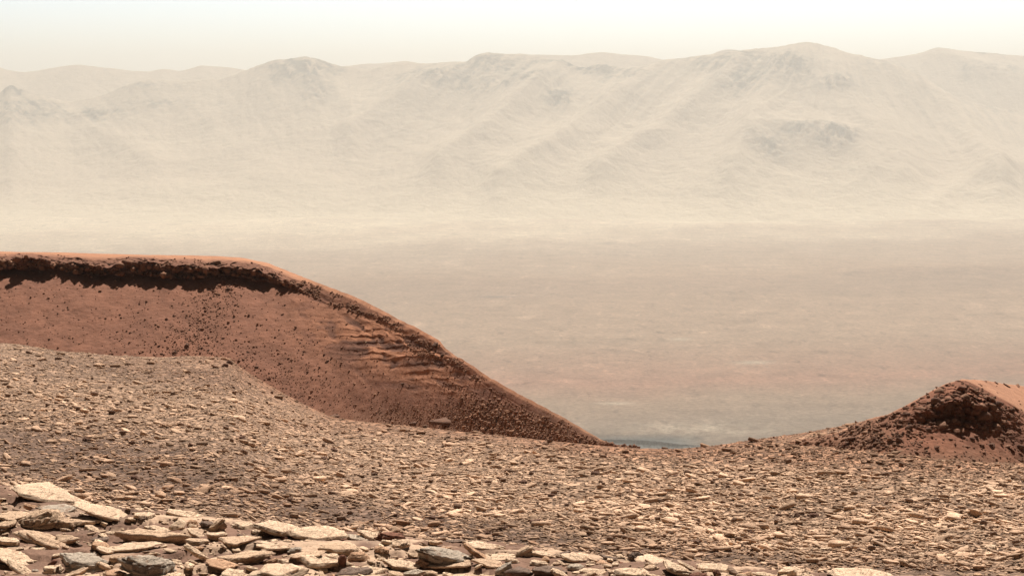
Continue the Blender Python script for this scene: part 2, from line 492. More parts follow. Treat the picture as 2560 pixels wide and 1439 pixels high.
# rills running down the talus to the lower left, a stepped layered outcrop further right
rill = fbm((hX + hZ * 1.6) * .35 + .5 * fbm(hX * .1, hZ * .3, 3, 3), hD * .12 + hZ * .2, 1.0, 5, .55)
lay_w = np.exp(-(((hp - 1000) / 190.)[None] ** 2)) * np.exp(-((CY + F * np.tan(np.arctan2(-hZ, hD) - TH) - (845 + (hp[None] - 900) * .33)) / 75.) ** 2)
hzz = hZ / hD * 90.0                     # beds dip gently towards the nose of the hill
lph = hzz * 2.6 + 1.6 * fbm(hX * .18, hzz * .3, 2, 4)
layer = sm(.0, .35, np.abs((lph % 1) - .5)) * np.clip(.5 + 1.2 * fbm(hX * .5, lph, 6, 3), 0, 1)
dD = w_clf * (1.25 * fbm(hX * .55, hD * .55, hZ * .9, 5, .6, ridge=True) + .35 * lump - .35) * -1 + lay_w * .26 * layer
dZ = w_tal * (.14 * rill + .09 * fbm(hX * .9, hD * .9, 8, 4, .6) + .03 * fbm(hX * 4, hD * 4, 3, 3)) * sm(1560, 1200, hp)[None] + w_clf * .22 * fbm(hX * 1.7, hD, hZ * 2, 4) + w_top * .05 * fbm(hX * .8, hD * .8, 5, 4)
dune = fbm(hX * .42 + hzz * .3 + .9 * fbm(hX * .3, hzz * .5, 4, 2), hzz * .75, 7, 3, .5, ridge=True)
dZ = dZ + lay_w * .22 * np.maximum(0, dune)
hD2, hZ2 = hD + dD, hZ + dZ
G_hill = np.stack([hX * hD2 / hD, hD2, hZ2], -1)
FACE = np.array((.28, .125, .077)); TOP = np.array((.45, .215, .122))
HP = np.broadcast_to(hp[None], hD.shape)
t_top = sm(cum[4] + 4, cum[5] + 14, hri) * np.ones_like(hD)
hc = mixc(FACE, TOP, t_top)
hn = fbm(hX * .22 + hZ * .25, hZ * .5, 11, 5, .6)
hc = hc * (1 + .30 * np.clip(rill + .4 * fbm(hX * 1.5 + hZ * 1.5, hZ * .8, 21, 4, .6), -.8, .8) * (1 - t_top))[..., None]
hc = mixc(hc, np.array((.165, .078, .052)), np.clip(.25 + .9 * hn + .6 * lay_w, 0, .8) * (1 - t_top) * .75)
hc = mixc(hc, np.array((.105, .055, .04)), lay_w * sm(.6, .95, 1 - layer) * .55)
hc = mixc(hc, np.array((.50, .22, .12)), sm(.30, .55, dune) * np.clip(lay_w * 1.4, 0, 1) * .85)
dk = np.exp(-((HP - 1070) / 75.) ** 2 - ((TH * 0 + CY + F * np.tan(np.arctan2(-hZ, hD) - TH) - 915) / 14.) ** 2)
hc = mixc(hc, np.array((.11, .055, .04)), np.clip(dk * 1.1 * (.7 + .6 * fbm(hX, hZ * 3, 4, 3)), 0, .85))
tanw = sm(1000, 1080, CY + F * np.tan(np.arctan2(-hZ, hD) - TH)) * .35
hc = mixc(hc, TAN * .8, tanw * (.6 + .5 * fbm(hX, hD, 2, 3)))
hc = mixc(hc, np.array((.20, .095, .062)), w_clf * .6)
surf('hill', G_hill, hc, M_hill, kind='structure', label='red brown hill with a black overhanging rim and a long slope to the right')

# ------------------------------------------------------------------ right mound
mp = np.arange(1960, 3081, 3.0); nm = len(mp)
m_yb = curve([(1960,1108),(2100,1124),(2200,1136),(2300,1148),(2400,1156),(2560,1160),(3100,1170)], mp)
m_yr = curve_s([(1960,1092),(2000,1083),(2100,1064),(2160,1050),(2215,1036),(2260,1014),(2290,996),(2310,984),(2350,962),(2395,949),(2420,956),(2440,967),(2480,988),(2520,1010),(2560,1036),(2650,1085),(2800,1130),(3100,1160)], mp, 5)
m_ys = curve_s([(1960,1091),(2000,1082),(2100,1063),(2160,1049),(2215,1035),(2260,1013),(2310,983),(2350,961),(2395,948),(2440,949),(2480,955),(2520,961),(2560,967),(2650,986),(2800,1035),(3100,1120)], mp, 5)
m_bury = 16 * sm(2170, 2090, mp)
m_yr = m_yr + m_bury; m_ys = m_ys + m_bury
m_Db = np.zeros(nm); m_zb = np.zeros(nm)
for i, (p_, y_) in enumerate(zip(mp, m_yb)):
    c = int(round((p_ - px[0]) / 4.0)); c = min(c, nc - 1)
    yy = TER_Y[r_field0:r_field1, c][::-1]; dd = G_ter[r_field0:r_field1, c, 1][::-1]
    m_Db[i] = np.interp(y_, np.maximum.accumulate(yy), dd)
m_Db = np.convolve(np.pad(m_Db, 20, 'edge'), np.ones(41) / 41, 'valid')
m_zb = y2z(m_yb, m_Db) - .12
rr = y2z(m_yr, 1.0)
m_sl = curve([(1960,.25),(2200,.36),(2300,.45),(2450,.50),(3100,.5)], mp)
Dr = (m_zb - m_sl * m_Db) / (rr - m_sl)
Dr = np.clip(Dr, m_Db + .5, m_Db + 9)
def yk(f): return m_yb + (m_yr - m_yb) * f
cl = np.exp(-((mp - 2390) / 120.) ** 2)
k = [(m_Db - 2, m_zb - .8), (m_Db, m_zb)]
Dm = m_Db + (Dr - m_Db) * (.5 + .08 * cl); k.append((Dm, y2z(yk(.50), Dm)))
Dm2 = m_Db + (Dr - m_Db) * (.60 + .10 * cl); k.append((Dm2, y2z(yk(.60), Dm2)))
Dm3 = m_Db + (Dr - m_Db) * (.78 - .14 * cl); k.append((Dm3, y2z(yk(.78), Dm3)))
k.append((Dr, y2z(m_yr, Dr)))
Ds = Dr + curve([(1960,.3),(2390,.5),(2450,2.),(2560,5.),(3100,8)], mp); k.append((Ds, y2z(m_ys, Ds)))
k.append((Ds + 8, k[-1][1] - 4.2)); k.append((Ds + 40, k[-2][1] - 34))
cn = [4, 110, 22, 34, 60, 40, 14, 8]
mD, mZ = strip_rows(k, cn); mr = len(mD); mri = np.arange(mr)[:, None]; cm = np.cumsum([0] + cn)
mX = (mp - CX)[None] / F * mD / (CT * .985)
wm_c = sm(cm[2] - 30, cm[2] + 5, mri) * (1 - sm(cm[5] - 30, cm[5] + 3, mri)) * np.exp(-((mp - 2400) / 115.) ** 2)[None]
wm_t = sm(cm[1], cm[1] + 20, mri) * (1 - sm(cm[5] - 8, cm[5] + 2, mri))
mri_top = sm(cm[5], cm[5] + 8, mri)
ml = fbm(mX * 2.2, mD * 2.2, mZ * 3, 5, .6, ridge=True)
mdD = np.minimum(-wm_c * (.62 * ml - .12), .10)
mdZ = .035 * mri_top * fbm(mX * 1.5, mD * 3, 9, 4) + wm_t * .06 * fbm(mX * 2.5, mD * 2.5, 4, 4) + wm_c * .12 * fbm(mX * 4, mD * 3, mZ * 4, 4) + .02 * fbm(mX * 5, mD * 5, 4, 3)
G_mound = np.stack([mX, mD + mdD, mZ + mdZ], -1)
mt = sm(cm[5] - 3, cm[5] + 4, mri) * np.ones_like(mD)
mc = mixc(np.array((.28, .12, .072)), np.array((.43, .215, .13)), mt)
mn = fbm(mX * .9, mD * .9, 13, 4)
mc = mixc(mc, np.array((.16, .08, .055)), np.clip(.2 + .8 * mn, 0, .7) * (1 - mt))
low = sm(cm[1] + 70, cm[1], mri) * np.ones_like(mD)
mc = mixc(mc, mixc(RED * .85, TAN * .7, np.clip(.25 + .5 * mn, 0, 1)), low * .5 + .5 * sm(2300, 2100, mp)[None])
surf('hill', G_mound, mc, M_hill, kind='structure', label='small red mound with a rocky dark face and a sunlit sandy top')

# ------------------------------------------------------------------ crater floor
ys = np.concatenate([np.linspace(2600, 1250, 20), np.linspace(1240, 520, 300)])
fD = -PLAIN_Z / -y2z(ys, 1.0)
fD = np.concatenate([fD, np.linspace(fD[-1] + 150, 18500, 16)])
fp = np.arange(-2400, 4960, 16.0)
Dg = np.repeat(fD[:, None], len(fp), 1)
Xg = (fp - CX)[None] / F * Dg
Yg = CY + F * np.tan(np.arctan2(-PLAIN_Z, Dg) - TH)
swin = np.exp(-((fp[None] - 1610) / 170.) ** 4) * (Dg < 4300)
swell = 9 * (1 - swin) * fbm(Xg / 900, Dg / 900, 1, 4) + 30 * sm(7500, 11000, Dg) * fbm(Xg / 1100, Dg / 1300, 6, 4, .5)
swell = swell + 14 * np.exp(-((fp[None] - 2450) / 420.) ** 2 - ((Yg - 672) / 14.) ** 2)
dn = np.exp(-((fp[None] - 1750) / 170.) ** 2 - ((Yg - 1072) / 16.) ** 2)
swell = swell + dn * 3.2 * np.sin(Xg / 9. + Dg / 16. + 2.5 * fbm(Xg / 90, Dg / 90, 2, 3))
PXg = np.broadcast_to(fp[None], Dg.shape)
swell = swell - 12 * sm(3800, 3765, Dg) * np.exp(-((fp[None] - 1610) / 170.) ** 4)
fc = np.zeros(Dg.shape + (3,))
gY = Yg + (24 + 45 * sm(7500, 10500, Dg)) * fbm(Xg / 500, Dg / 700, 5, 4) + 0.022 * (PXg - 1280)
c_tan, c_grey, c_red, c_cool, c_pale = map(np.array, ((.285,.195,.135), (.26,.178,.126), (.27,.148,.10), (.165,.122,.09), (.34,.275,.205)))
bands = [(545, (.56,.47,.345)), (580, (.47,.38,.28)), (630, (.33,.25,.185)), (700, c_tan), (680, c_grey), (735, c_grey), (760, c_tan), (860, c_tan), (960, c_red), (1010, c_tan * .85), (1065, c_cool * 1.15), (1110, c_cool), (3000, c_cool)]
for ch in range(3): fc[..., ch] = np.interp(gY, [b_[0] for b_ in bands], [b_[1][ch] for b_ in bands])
fn = fbm(Xg / 260, Dg / 260, 8, 5, .6); fn2 = fbm(Xg / 1500, Dg / 900, 18, 3, .6)
fc = fc * (1 + .13 * fn + .16 * fn2)[..., None]
fc = mixc(fc, c_pale, np.clip(dn * 1.1, 0, 1) * np.clip(.5 + 1.3 * fbm(Xg / 40, Dg / 60, 5, 3), 0, 1))
fc = mixc(fc, np.array((.095, .10, .095)), sm(3800, 3770, Dg) * np.exp(-((PXg - 1620) / 130.) ** 4))
for (a, b_, ww, hh) in ((1705, 845, 22, 3), (1250, 740, 55, 2), (1890, 905, 45, 4), (1520, 607, 20, 1.5), (1540, 1008, 40, 3)):
    s_ = -1 if b_ == 740 or b_ == 607 else 1
    bl = np.exp(-((PXg - a) / ww) ** 2 - ((Yg - b_) / hh) ** 2)
    fc = mixc(fc, c_pale * 1.1 if s_ > 0 else np.array((.12, .1, .09)), np.clip(bl * .9, 0, 1))
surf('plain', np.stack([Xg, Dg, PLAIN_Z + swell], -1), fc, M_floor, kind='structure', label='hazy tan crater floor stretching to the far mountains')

# dark scarp across the near end of the plain
sp = np.arange(1480, 1760, 3.0)
s_top = curve([(1480,1096),(1520,1097),(1600,1099),(1660,1103),(1700,1109),(1760,1113)], sp) + 1.2 * perlin(sp / 11., 3)
zt_ = -799.0 - 3 * sm(1530, 1500, sp) - 3 * sm(1690, 1740, sp) + .8 * perlin(sp / 7., 8.)
Dsc = zt_ / y2z(s_top, 1.0)
h_ = curve([(1480,2),(1520,7),(1600,10),(1690,8),(1740,2),(1760,0)], sp)
kk = [(Dsc + 14, zt_ - 4), (Dsc, zt_), (Dsc - 1, zt_ - h_ * .8), (Dsc - 14, zt_ - h_ - 3), (Dsc - 60, zt_ - 30)]
sD, sZ = strip_rows(kk, [3, 6, 6, 6])
sX = (sp - CX)[None] / F * sD + 3 * perlin(sD / 10., sp[None] / 9.)
sc_ = np.ones(sD.shape + (3,)) * np.array((.085, .085, .08))
surf('cliff', np.stack([sX, sD, sZ], -1)[::-1], sc_, M_floor, kind='structure', label='low dark scarp at the near edge of the plain')

# ------------------------------------------------------------------ mountains
def mountain(name, sil, D0, D1, yb, label, spurs=(), rocks=(), amp=1.0, seed=0, pw=1.0, color=(.52,.42,.31)):
    p = np.arange(-1100, 3661, 5.0)
    ysil = curve_s(sil, p, 6) + amp * (3.2 * fbm(p / 40., seed + .5, 0, 4) + 2.0 * fbm(p / 11., seed + 2.5, 0, 3))
    ybb = curve(yb, p) if isinstance(yb, list) else yb * np.ones(len(p))
    n = 300
    t = np.concatenate([np.linspace(0, 1, n), [1.03, 1.1, 1.3]])[:, None]
    tt = np.minimum(t, 1)
    Dm = D0 + (D1 - D0) * t
    Dm = np.repeat(Dm, len(p), 1)
    pwv = curve(pw, p)[None] if isinstance(pw, list) else pw
    Ym = ybb[None] + (ysil - ybb)[None] * (tt ** pwv)
    Zm = y2z(Ym, Dm)
    Zm = Zm - np.maximum(t - 1, 0) * 2600
    Xm = (p - CX)[None] / F * Dm
    Pm = np.repeat(p[None], len(t), 0)
    env = (tt * (1 - tt) * 4) ** .6 * (t <= 1) + .05
    ridge = np.zeros_like(Xm)
    for pts, hgt, wid in spurs:
        best = np.full(Xm.shape, 1e9)
        for (xa, ya), (xb, yb_) in zip(pts[:-1], pts[1:]):
            # distance in metres across the slope: pixels are ~3 m wide, rows stretched down the slope
            vx, vy = xb - xa, yb_ - ya
            L2 = vx * vx + vy * vy
            s = np.clip(((Pm - xa) * vx + (Ym - ya) * vy) / L2, 0, 1)
            d = np.hypot(Pm - xa - s * vx, (Ym - ya - s * vy) * 1.0)
            best = np.minimum(best, d)
        best = best + 10 * fbm(Xm / 250, Dm / 250, seed + 3, 3)
        soft = np.interp(pts[0][0], [0, 1000, 1300], [.26, .5, 1.0]) if seed == 1 else 1
        ridge = ridge + hgt * 1.3 * soft * np.exp(-(np.sqrt(best ** 2 + 120) / wid) ** 1.25)
    kx = np.interp(p, [-1100, 300, 800, 1100, 1950, 2150, 3600], [-1, -1, -.4, 1.0, 1.0, -.7, -.9])[None]
    uu = Pm + kx * (Ym - 300)
    streak = fbm(uu / 42., Ym / 400., seed + 4, 5, .6, ridge=True)
    streak2 = fbm(uu / 12., Ym / 160., seed + 9, 4, .6)
    up = sm(.35, .85, ((ybb[None] - Ym) / (ybb - ysil)[None]))
    rkp = np.zeros_like(Xm)
    for (x0, y0, rx, ry, s) in rocks:
        rkp = rkp + s * np.exp(-((Pm - x0) / rx) ** 2 - ((Ym - y0) / ry) ** 2)
    rel = ridge * env + amp * env * np.interp(p, [0, 900, 1300], [.35, .6, 1.15])[None] * (30 * streak * (.25 + .75 * up) + 18 * streak2 * up) + amp * env * 85 * fbm(Xm / 1400, Dm / 1100, seed + 7, 4)
    rel = rel + amp * env * np.clip(rkp * 1.6, 0.12, 1.3) * 60 * fbm(Xm / 60, Dm / 70, seed + 5, 4, .6, ridge=True)
    Zm = Zm + rel
    c = np.ones(Xm.shape + (3,)) * np.array(color)
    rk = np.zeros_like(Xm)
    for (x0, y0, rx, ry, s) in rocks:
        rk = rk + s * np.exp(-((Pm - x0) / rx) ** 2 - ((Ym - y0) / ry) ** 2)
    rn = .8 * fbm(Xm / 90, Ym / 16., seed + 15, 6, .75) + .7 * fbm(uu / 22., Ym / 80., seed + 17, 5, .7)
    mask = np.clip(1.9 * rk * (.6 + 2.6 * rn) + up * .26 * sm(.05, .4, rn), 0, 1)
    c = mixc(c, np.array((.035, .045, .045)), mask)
    c = mixc(c, np.array((.66, .56, .41)), sm(.45, .05, tt) * .85)  # dusty fans painted paler, standing in for haze layered low down
    c = mixc(c, np.array((.36, .30, .23)), np.clip(sm(-.1, .45, streak2) * np.interp(p, [0, 900, 1300], [.3, .5, 1.0])[None] * .8 * up * amp, 0, 1) )
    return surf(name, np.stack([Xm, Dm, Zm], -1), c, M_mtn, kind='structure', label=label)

mountain('mountains',
  [(-1100,330),(-400,300),(-100,262),(0,240),(35,213),(70,226),(110,238),(180,255),(260,240),(310,218),(350,203),(380,198),(440,202),(560,198),(620,176),(685,151),(720,150),(765,142),(800,148),(830,158),(860,166),(920,176),(975,163),(1020,154),(1060,159),(1110,155),(1165,158),(1190,142),(1215,134),(1290,136),(1360,147),(1400,158),(1450,172),(1500,160),(1560,172),(1620,165),(1660,156),(1720,143),(1800,132),(1880,129),(1930,121),(1970,112),(2010,107),(2050,113),(2110,135),(2170,151),(2230,168),(2290,192),(2340,225),(2400,252),(2560,285),(2900,330),(3660,360)],
  10700, 13500, 556, 'pale dusty main mountain range of the crater rim',
  spurs=[([(1960,170),(1920,230),(1880,330),(1830,450)], 110, 45), ([(2070,180),(2150,300),(2260,440)], 70, 50),
         ([(2170,150),(2330,220),(2400,330),(2500,470)], 150, 45), ([(1210,135),(1130,190),(1000,260),(880,350)], 140, 40),
         ([(1410,158),(1350,220),(1230,330),(1100,430)], 130, 40), ([(1660,156),(1560,250),(1420,370),(1250,470)], 130, 36),
         ([(1880,129),(1780,230),(1640,350),(1500,450)], 130, 36), ([(770,142),(800,200),(870,270)], 110, 34),
         ([(685,150),(640,210),(540,300)], 110, 36), ([(35,213),(120,250),(230,320),(380,410)], 150, 36),
         ([(390,215),(470,270),(580,360),(720,450)], 60, 45), ([(1900,375),(1960,362),(2060,362),(2130,385),(2170,430)], 95, 50),
         ([(2600,430),(2480,455),(2380,490),(2330,520)], 60, 22), ([(600,440),(700,470),(860,470)], 50, 26), ([(30,455),(120,445),(260,480)], 50, 26)],
  rocks=[(760,175,85,30,.9), (800,240,35,25,.5), (1230,165,90,28,.7), (1100,215,90,28,.75), (1410,162,60,18,.7), (1480,175,60,14,.8), (1400,265,40,18,.8), (1300,220,90,25,.5),
         (1800,165,90,26,.6), (1960,190,70,35,.8), (2090,235,45,16,.7), (1850,230,70,30,.5), (1570,200,70,25,.45), (2030,370,90,22,.5), (2100,385,40,20,.6),
         (1920,410,50,18,.5), (40,225,40,12,.8), (60,280,90,30,.6), (240,290,70,18,.5), (370,222,90,12,.3), (400,262,80,20,.25), (2230,175,60,16,.4), (2480,250,90,30,.4)], seed=1, pw=[(-1100,1.35),(900,1.3),(1300,1.1),(3600,1.12)])
mountain('mountains',
  [(-1100,190),(-300,128),(-60,145),(0,165),(30,175),(65,182),(100,178),(140,170),(200,162),(260,168),(330,176),(380,179),(420,172),(460,178),(510,163),(560,167),(620,175),(700,180),(900,162),(960,158),(1020,152),(1100,170),(1250,160),(1290,134),(1330,137),(1430,139),(1470,134),(1510,130),(1550,136),(1620,142),(1670,154),(1800,175),(2050,175),(2170,152),(2230,143),(2290,134),(2330,123),(2400,130),(2450,133),(2500,138),(2560,142),(2700,150),(3660,190)],
  13900, 15600, 420, 'paler second ridge of the crater rim behind the main range', spurs=[([(2330,123),(2420,180),(2560,230)], 120, 40)],
  rocks=[(2380,127,50,6,.7), (2470,134,50,6,.8), (2480,200,90,20,.5)], amp=.6, seed=30)
mountain('mountains',
  [(-1100,300),(1600,300),(1740,160),(1780,133),(1800,125),(1815,123),(1840,126),(1870,133),(1920,160),(2100,300),(3660,300)],
  16600, 17600, 420, 'faint distant peak showing behind the main range', amp=.3, seed=50)

# ------------------------------------------------------------------ rock shapes
def make_slab(rs, nseg, layers, asp=.6, taper=.25, rings=2, jag=.06, top=.12, under=False):
    """irregular laminated slab, unit length in x, unit thickness in z (0..1)"""
    k_ = rs.randint(5, 9)
    an = np.sort((np.arange(k_) + rs.uniform(-.35, .35, k_)) * 2 * math.pi / k_)
    rad = rs.uniform(.62, 1.1, k_)
    cx, cy = np.cos(an) * rad * .5, np.sin(an) * rad * .5 * asp
    tt = np.arange(nseg) / nseg * k_
    i0 = np.floor(tt).astype(int) % k_; f = tt - np.floor(tt)
    ox = cx[i0] * (1 - f) + cx[(i0 + 1) % k_] * f
    oy = cy[i0] * (1 - f) + cy[(i0 + 1) % k_] * f
    out = np.stack([ox, oy], 1)
    V = []
    zz = np.concatenate([[0], np.sort(rs.uniform(.12, .92, layers - 1)), [1]]) if layers > 1 else np.array([0, 1.])
    sh = np.zeros(2)
    for l in range(layers):
        s = (1 - taper * ((l + .3) / layers) ** 1.3) * (1 + rs.uniform(-.05, .05))
        if under: s *= .70 + .30 * min(1.0, l / max(1, layers - 1) * 1.5)
        if l == 0: s *= .92
        jit = 1 + jag * rs.normal(size=(nseg, 1)) * .7 + jag * np.repeat(rs.normal(size=(nseg // 3 + 1, 1)), 3, 0)[:nseg]
        sh = sh + rs.uniform(-.02, .02, 2)
        o = out * s * jit + sh
        for q in (0, 1):
            z = np.full(nseg, zz[l + q]) + rs.normal(size=nseg) * .02 * (0 < l + q < layers)
            if l == layers - 1 and q == 1:
                o = o * .985; z = z - .06 * rs.rand(nseg)
            V.append(np.column_stack([o, z]))
    nring = len(V)
    base = V[-1][:, :2]
    cen = base.mean(0)
    tilt = rs.uniform(-1, 1, 2) * top
    for r_ in range(rings):
        s = 1 - (r_ + 1) / (rings + 1)
        o = cen + (base - cen) * s
        z = 1 + top * .5 * (1 - s) + tilt[0] * (o[:, 0]) + tilt[1] * o[:, 1] + rs.normal(size=nseg) * top * .25
        V.append(np.column_stack([o, z]))
    tot = len(V)
    V = np.concatenate(V + [np.array([[cen[0], cen[1], 1 + top * .6]])])
    T = []
    i = np.arange(nseg); j = (i + 1) % nseg
    for r_ in range(tot - 1):
        a, b = r_ * nseg, (r_ + 1) * nseg
        T.append(np.stack([a + i, a + j, b + j], 1)); T.append(np.stack([a + i, b + j, b + i], 1))
    T.append(np.stack([(tot - 1) * nseg + i, (tot - 1) * nseg + j, np.full(nseg, len(V) - 1)], 1))
    return V, np.concatenate(T)

def icos(sub):
    import bmesh
    bm = bmesh.new(); bmesh.ops.create_icosphere(bm, subdivisions=sub, radius=.5)
    V = np.array([v.co[:] for v in bm.verts]); T = np.array([[v.index for v in f.verts] for f in bm.faces]); bm.free()
    return V, T
ICO1, ICO2, ICO3 = icos(1), icos(2), icos(3)
def make_boulder(rs, sub=2, flat=.6, asp=.75):
    V, T = (ICO1, ICO2, ICO3)[sub - 1]
    V = V.copy(); o = rs.uniform(0, 99, 3)
    n = V / np.linalg.norm(V, axis=1)[:, None]
    # cut by random planes for angular faces, then roughen
    r_ = np.full(len(V), .5)
    for _ in range(12):
        d = rs.normal(size=3); d /= np.linalg.norm(d); h = rs.uniform(.20, .38)
        c = n @ d
        r_ = np.minimum(r_, np.where(c > .05, h / np.maximum(c, .05), 9))
    r_ = r_ * (1 + .10 * fbm(V[:, 0] * 4 + o[0], V[:, 1] * 4 + o[1], V[:, 2] * 6 + o[2], 3))
    V = n * r_[:, None] * np.array([1.15, asp * 1.15, flat * 1.15])
    V[:, 2] -= V[:, 2].min() 
    V[:, 2] = V[:, 2] * (flat / max(V[:, 2].max(), 1e-6))
    return V, T

def rotm(roll, pitch, yaw):
    return np.array(Euler((pitch, roll, yaw), 'XYZ').to_matrix())

rs0 = np.random.RandomState(11)
SLAB_LO = [make_slab(rs0, 7, 1, rs0.uniform(.4, .75), rs0.uniform(.0, .3), 0, .1, .3) for _ in range(14)]
SLAB_MID = [make_slab(rs0, 11, 2, rs0.uniform(.4, .75), rs0.uniform(.05, .25), 1, .09, .2, True) for _ in range(14)]
BOUL_LO = [make_boulder(rs0, 1, rs0.uniform(.45, .9), rs0.uniform(.6, .95)) for _ in range(10)]
BOUL_MID = [make_boulder(rs0, 2, rs0.uniform(.45, .8), rs0.uniform(.6, .95)) for _ in range(10)]

class Bag:
    """collects many rocks into one mesh"""
    def __init__(s): s.V, s.T, s.C, s.n = [], [], [], 0
    def add_many(s, protos, pos, size, thick, rot, colr):
        which = R.randint(0, len(protos), len(pos))
        for k_, (V, T) in enumerate(protos):
            m = which == k_
            if not m.any(): continue
            P, S, H, Q, Cc = pos[m], size[m], thick[m], rot[m], colr[m]
            v = V[None] * np.stack([S, S, H], 1)[:, None]
            v = np.einsum('nij,nkj->nki', Q, v) + P[:, None]
            nv = len(V)
            s.V.append(v.reshape(-1, 3))
            s.T.append((T[None] + (np.arange(len(P)) * nv)[:, None, None] + s.n).reshape(-1, 3))
            s.C.append(np.repeat(Cc, nv, 0)); s.n += nv * len(P)
    def build(s, name, mat, **kw):
        return add(name, mesh_from(name, np.concatenate(s.V), T=np.concatenate(s.T), C=np.concatenate(s.C), mat=mat), **kw)

def rand_rot(n, tilt, dip=(0, 0), yawspread=math.pi):
    yaw = R.uniform(-yawspread, yawspread, n)
    a = R.normal(size=n) * tilt + dip[0]; b = R.normal(size=n) * tilt + dip[1]
    cy, sy = np.cos(yaw), np.sin(yaw)
    Rz = np.zeros((n, 3, 3)); Rz[:, 0, 0] = cy; Rz[:, 0, 1] = -sy; Rz[:, 1, 0] = sy; Rz[:, 1, 1] = cy; Rz[:, 2, 2] = 1
    Rx = np.zeros((n, 3, 3)); Rx[:, 0, 0] = 1; Rx[:, 1, 1] = np.cos(a); Rx[:, 1, 2] = -np.sin(a); Rx[:, 2, 1] = np.sin(a); Rx[:, 2, 2] = np.cos(a)
    Ry = np.zeros((n, 3, 3)); Ry[:, 1, 1] = 1; Ry[:, 0, 0] = np.cos(b); Ry[:, 0, 2] = np.sin(b); Ry[:, 2, 0] = -np.sin(b); Ry[:, 2, 2] = np.cos(b)
    return Rx @ Ry @ Rz

def sample_grid(G, dens, n):
    """n random surface points of grid G, weighted per cell by dens (nr-1, nc-1); returns positions and (row, col)"""
    w = np.maximum(dens, 0).ravel(); cdf = np.cumsum(w); tot = cdf[-1]
    i = np.searchsorted(cdf, R.rand(n) * tot); i = np.minimum(i, len(w) - 1)
    r_, c_ = i // dens.shape[1], i % dens.shape[1]
    a, b = R.rand(n)[:, None], R.rand(n)[:, None]
    P = (G[r_, c_] * (1 - a) + G[r_ + 1, c_] * a) * (1 - b) + (G[r_, c_ + 1] * (1 - a) + G[r_ + 1, c_ + 1] * a) * b
    return P, r_, c_

def powersize(n, lo, hi, a=2.2):
    u_ = R.rand(n)
    return (lo ** -a + u_ * (hi ** -a - lo ** -a)) ** (-1 / a)

# ------------------------------------------------------------------ rubble of the field (too many to count)
bag = Bag()
scr_h = np.abs(np.diff(TER_Y, axis=0))[:, :-1]                  # share of the view each cell takes
f_mask = np.zeros((nr - 1, nc - 1)); f_mask[r_field0 - 6:r_field1 + 3] = 1
ddens = (1 - .5 * dust[:-1, :-1]) * (1 - .55 * border[:-1, :-1])
patch = np.clip(.85 + 1.7 * nz[:-1, :-1] + .9 * nz2[:-1, :-1], .12, 2.4)
dens = f_mask * np.clip(scr_h, 0.2, 8) * ddens * patch
N = 115000
P, r_, c_ = sample_grid(G_ter, dens, N)
near = np.clip((56 / P[:, 1]), .6, 2.2) ** .75 * (1 - .25 * redm[r_, c_])
sz_px = powersize(N, 4.6, 40, 2.35) * near
S = sz_px * P[:, 1] / F * 1.0
H = S * R.uniform(.10, .32, N)
tone = R.rand(N)
dsv, rdv = dust[r_, c_], redm[r_, c_]
cc = mixc(np.array((.93, .62, .415)), np.array((.52, .315, .20)), np.clip(tone * 1.5 - .65, 0, 1) * .8)
cc = mixc(cc, np.array((.41, .235, .145)), np.clip(rdv * .8 + border[r_, c_] * .8 + dsv * .7 * (.4 + R.rand(N)) + .05 * R.rand(N), 0, .95))
cc = cc * (R.uniform(.62, 1.12, N) * np.clip(1.0 + 1.1 * nz[r_, c_], .6, 1.2))[:, None]
tall = (R.rand(N) < .035) & (sz_px < 24)           # a few chunkier stones with dark faces
H = np.where(tall, S * R.uniform(.45, .75, N), H)
cc = np.where(tall[:, None], np.array((.36, .225, .155)) * R.uniform(.7, 1.1, N)[:, None], cc)
P[:, 2] -= H * .22
Q = rand_rot(N, .22, (-.03, .10), .7)
S = S * 1.2
small = sz_px < 13
bag.add_many(SLAB_LO, P[small], S[small], H[small], Q[small], cc[small])
bag.add_many(SLAB_MID, P[~small], S[~small], H[~small], Q[~small], cc[~small])
# loose chips on the near ledge
l_mask = np.zeros((nr - 1, nc - 1)); l_mask[20:14 + 190 + 2] = 1
dens = l_mask * np.clip(scr_h, 0.1, 8) * np.clip(.6 + 1.4 * fbm(X * 2.4, D * 2.4, 41, 3)[:-1, :-1], .08, 2)
NL = 9000
P, r_, c_ = sample_grid(G_ter, dens, NL)
sz_px = powersize(NL, 6.0, 58, 1.45); S = sz_px * P[:, 1] / F; H = S * R.uniform(.09, .24, NL)
cc = mixc(np.array((.94, .665, .445)), np.array((.42, .27, .19)), R.rand(NL) ** 1.5) * R.uniform(.75, 1.12, NL)[:, None]
P[:, 2] -= H * .1
Q = rand_rot(NL, .24, (.0, .12), .8)
bag.add_many(SLAB_MID, P, S, H, Q, cc)
bag.build('rubble', M_rub, label='countless small flat tan stones covering the field and the ledge', cat='rubble', kind='stuff')

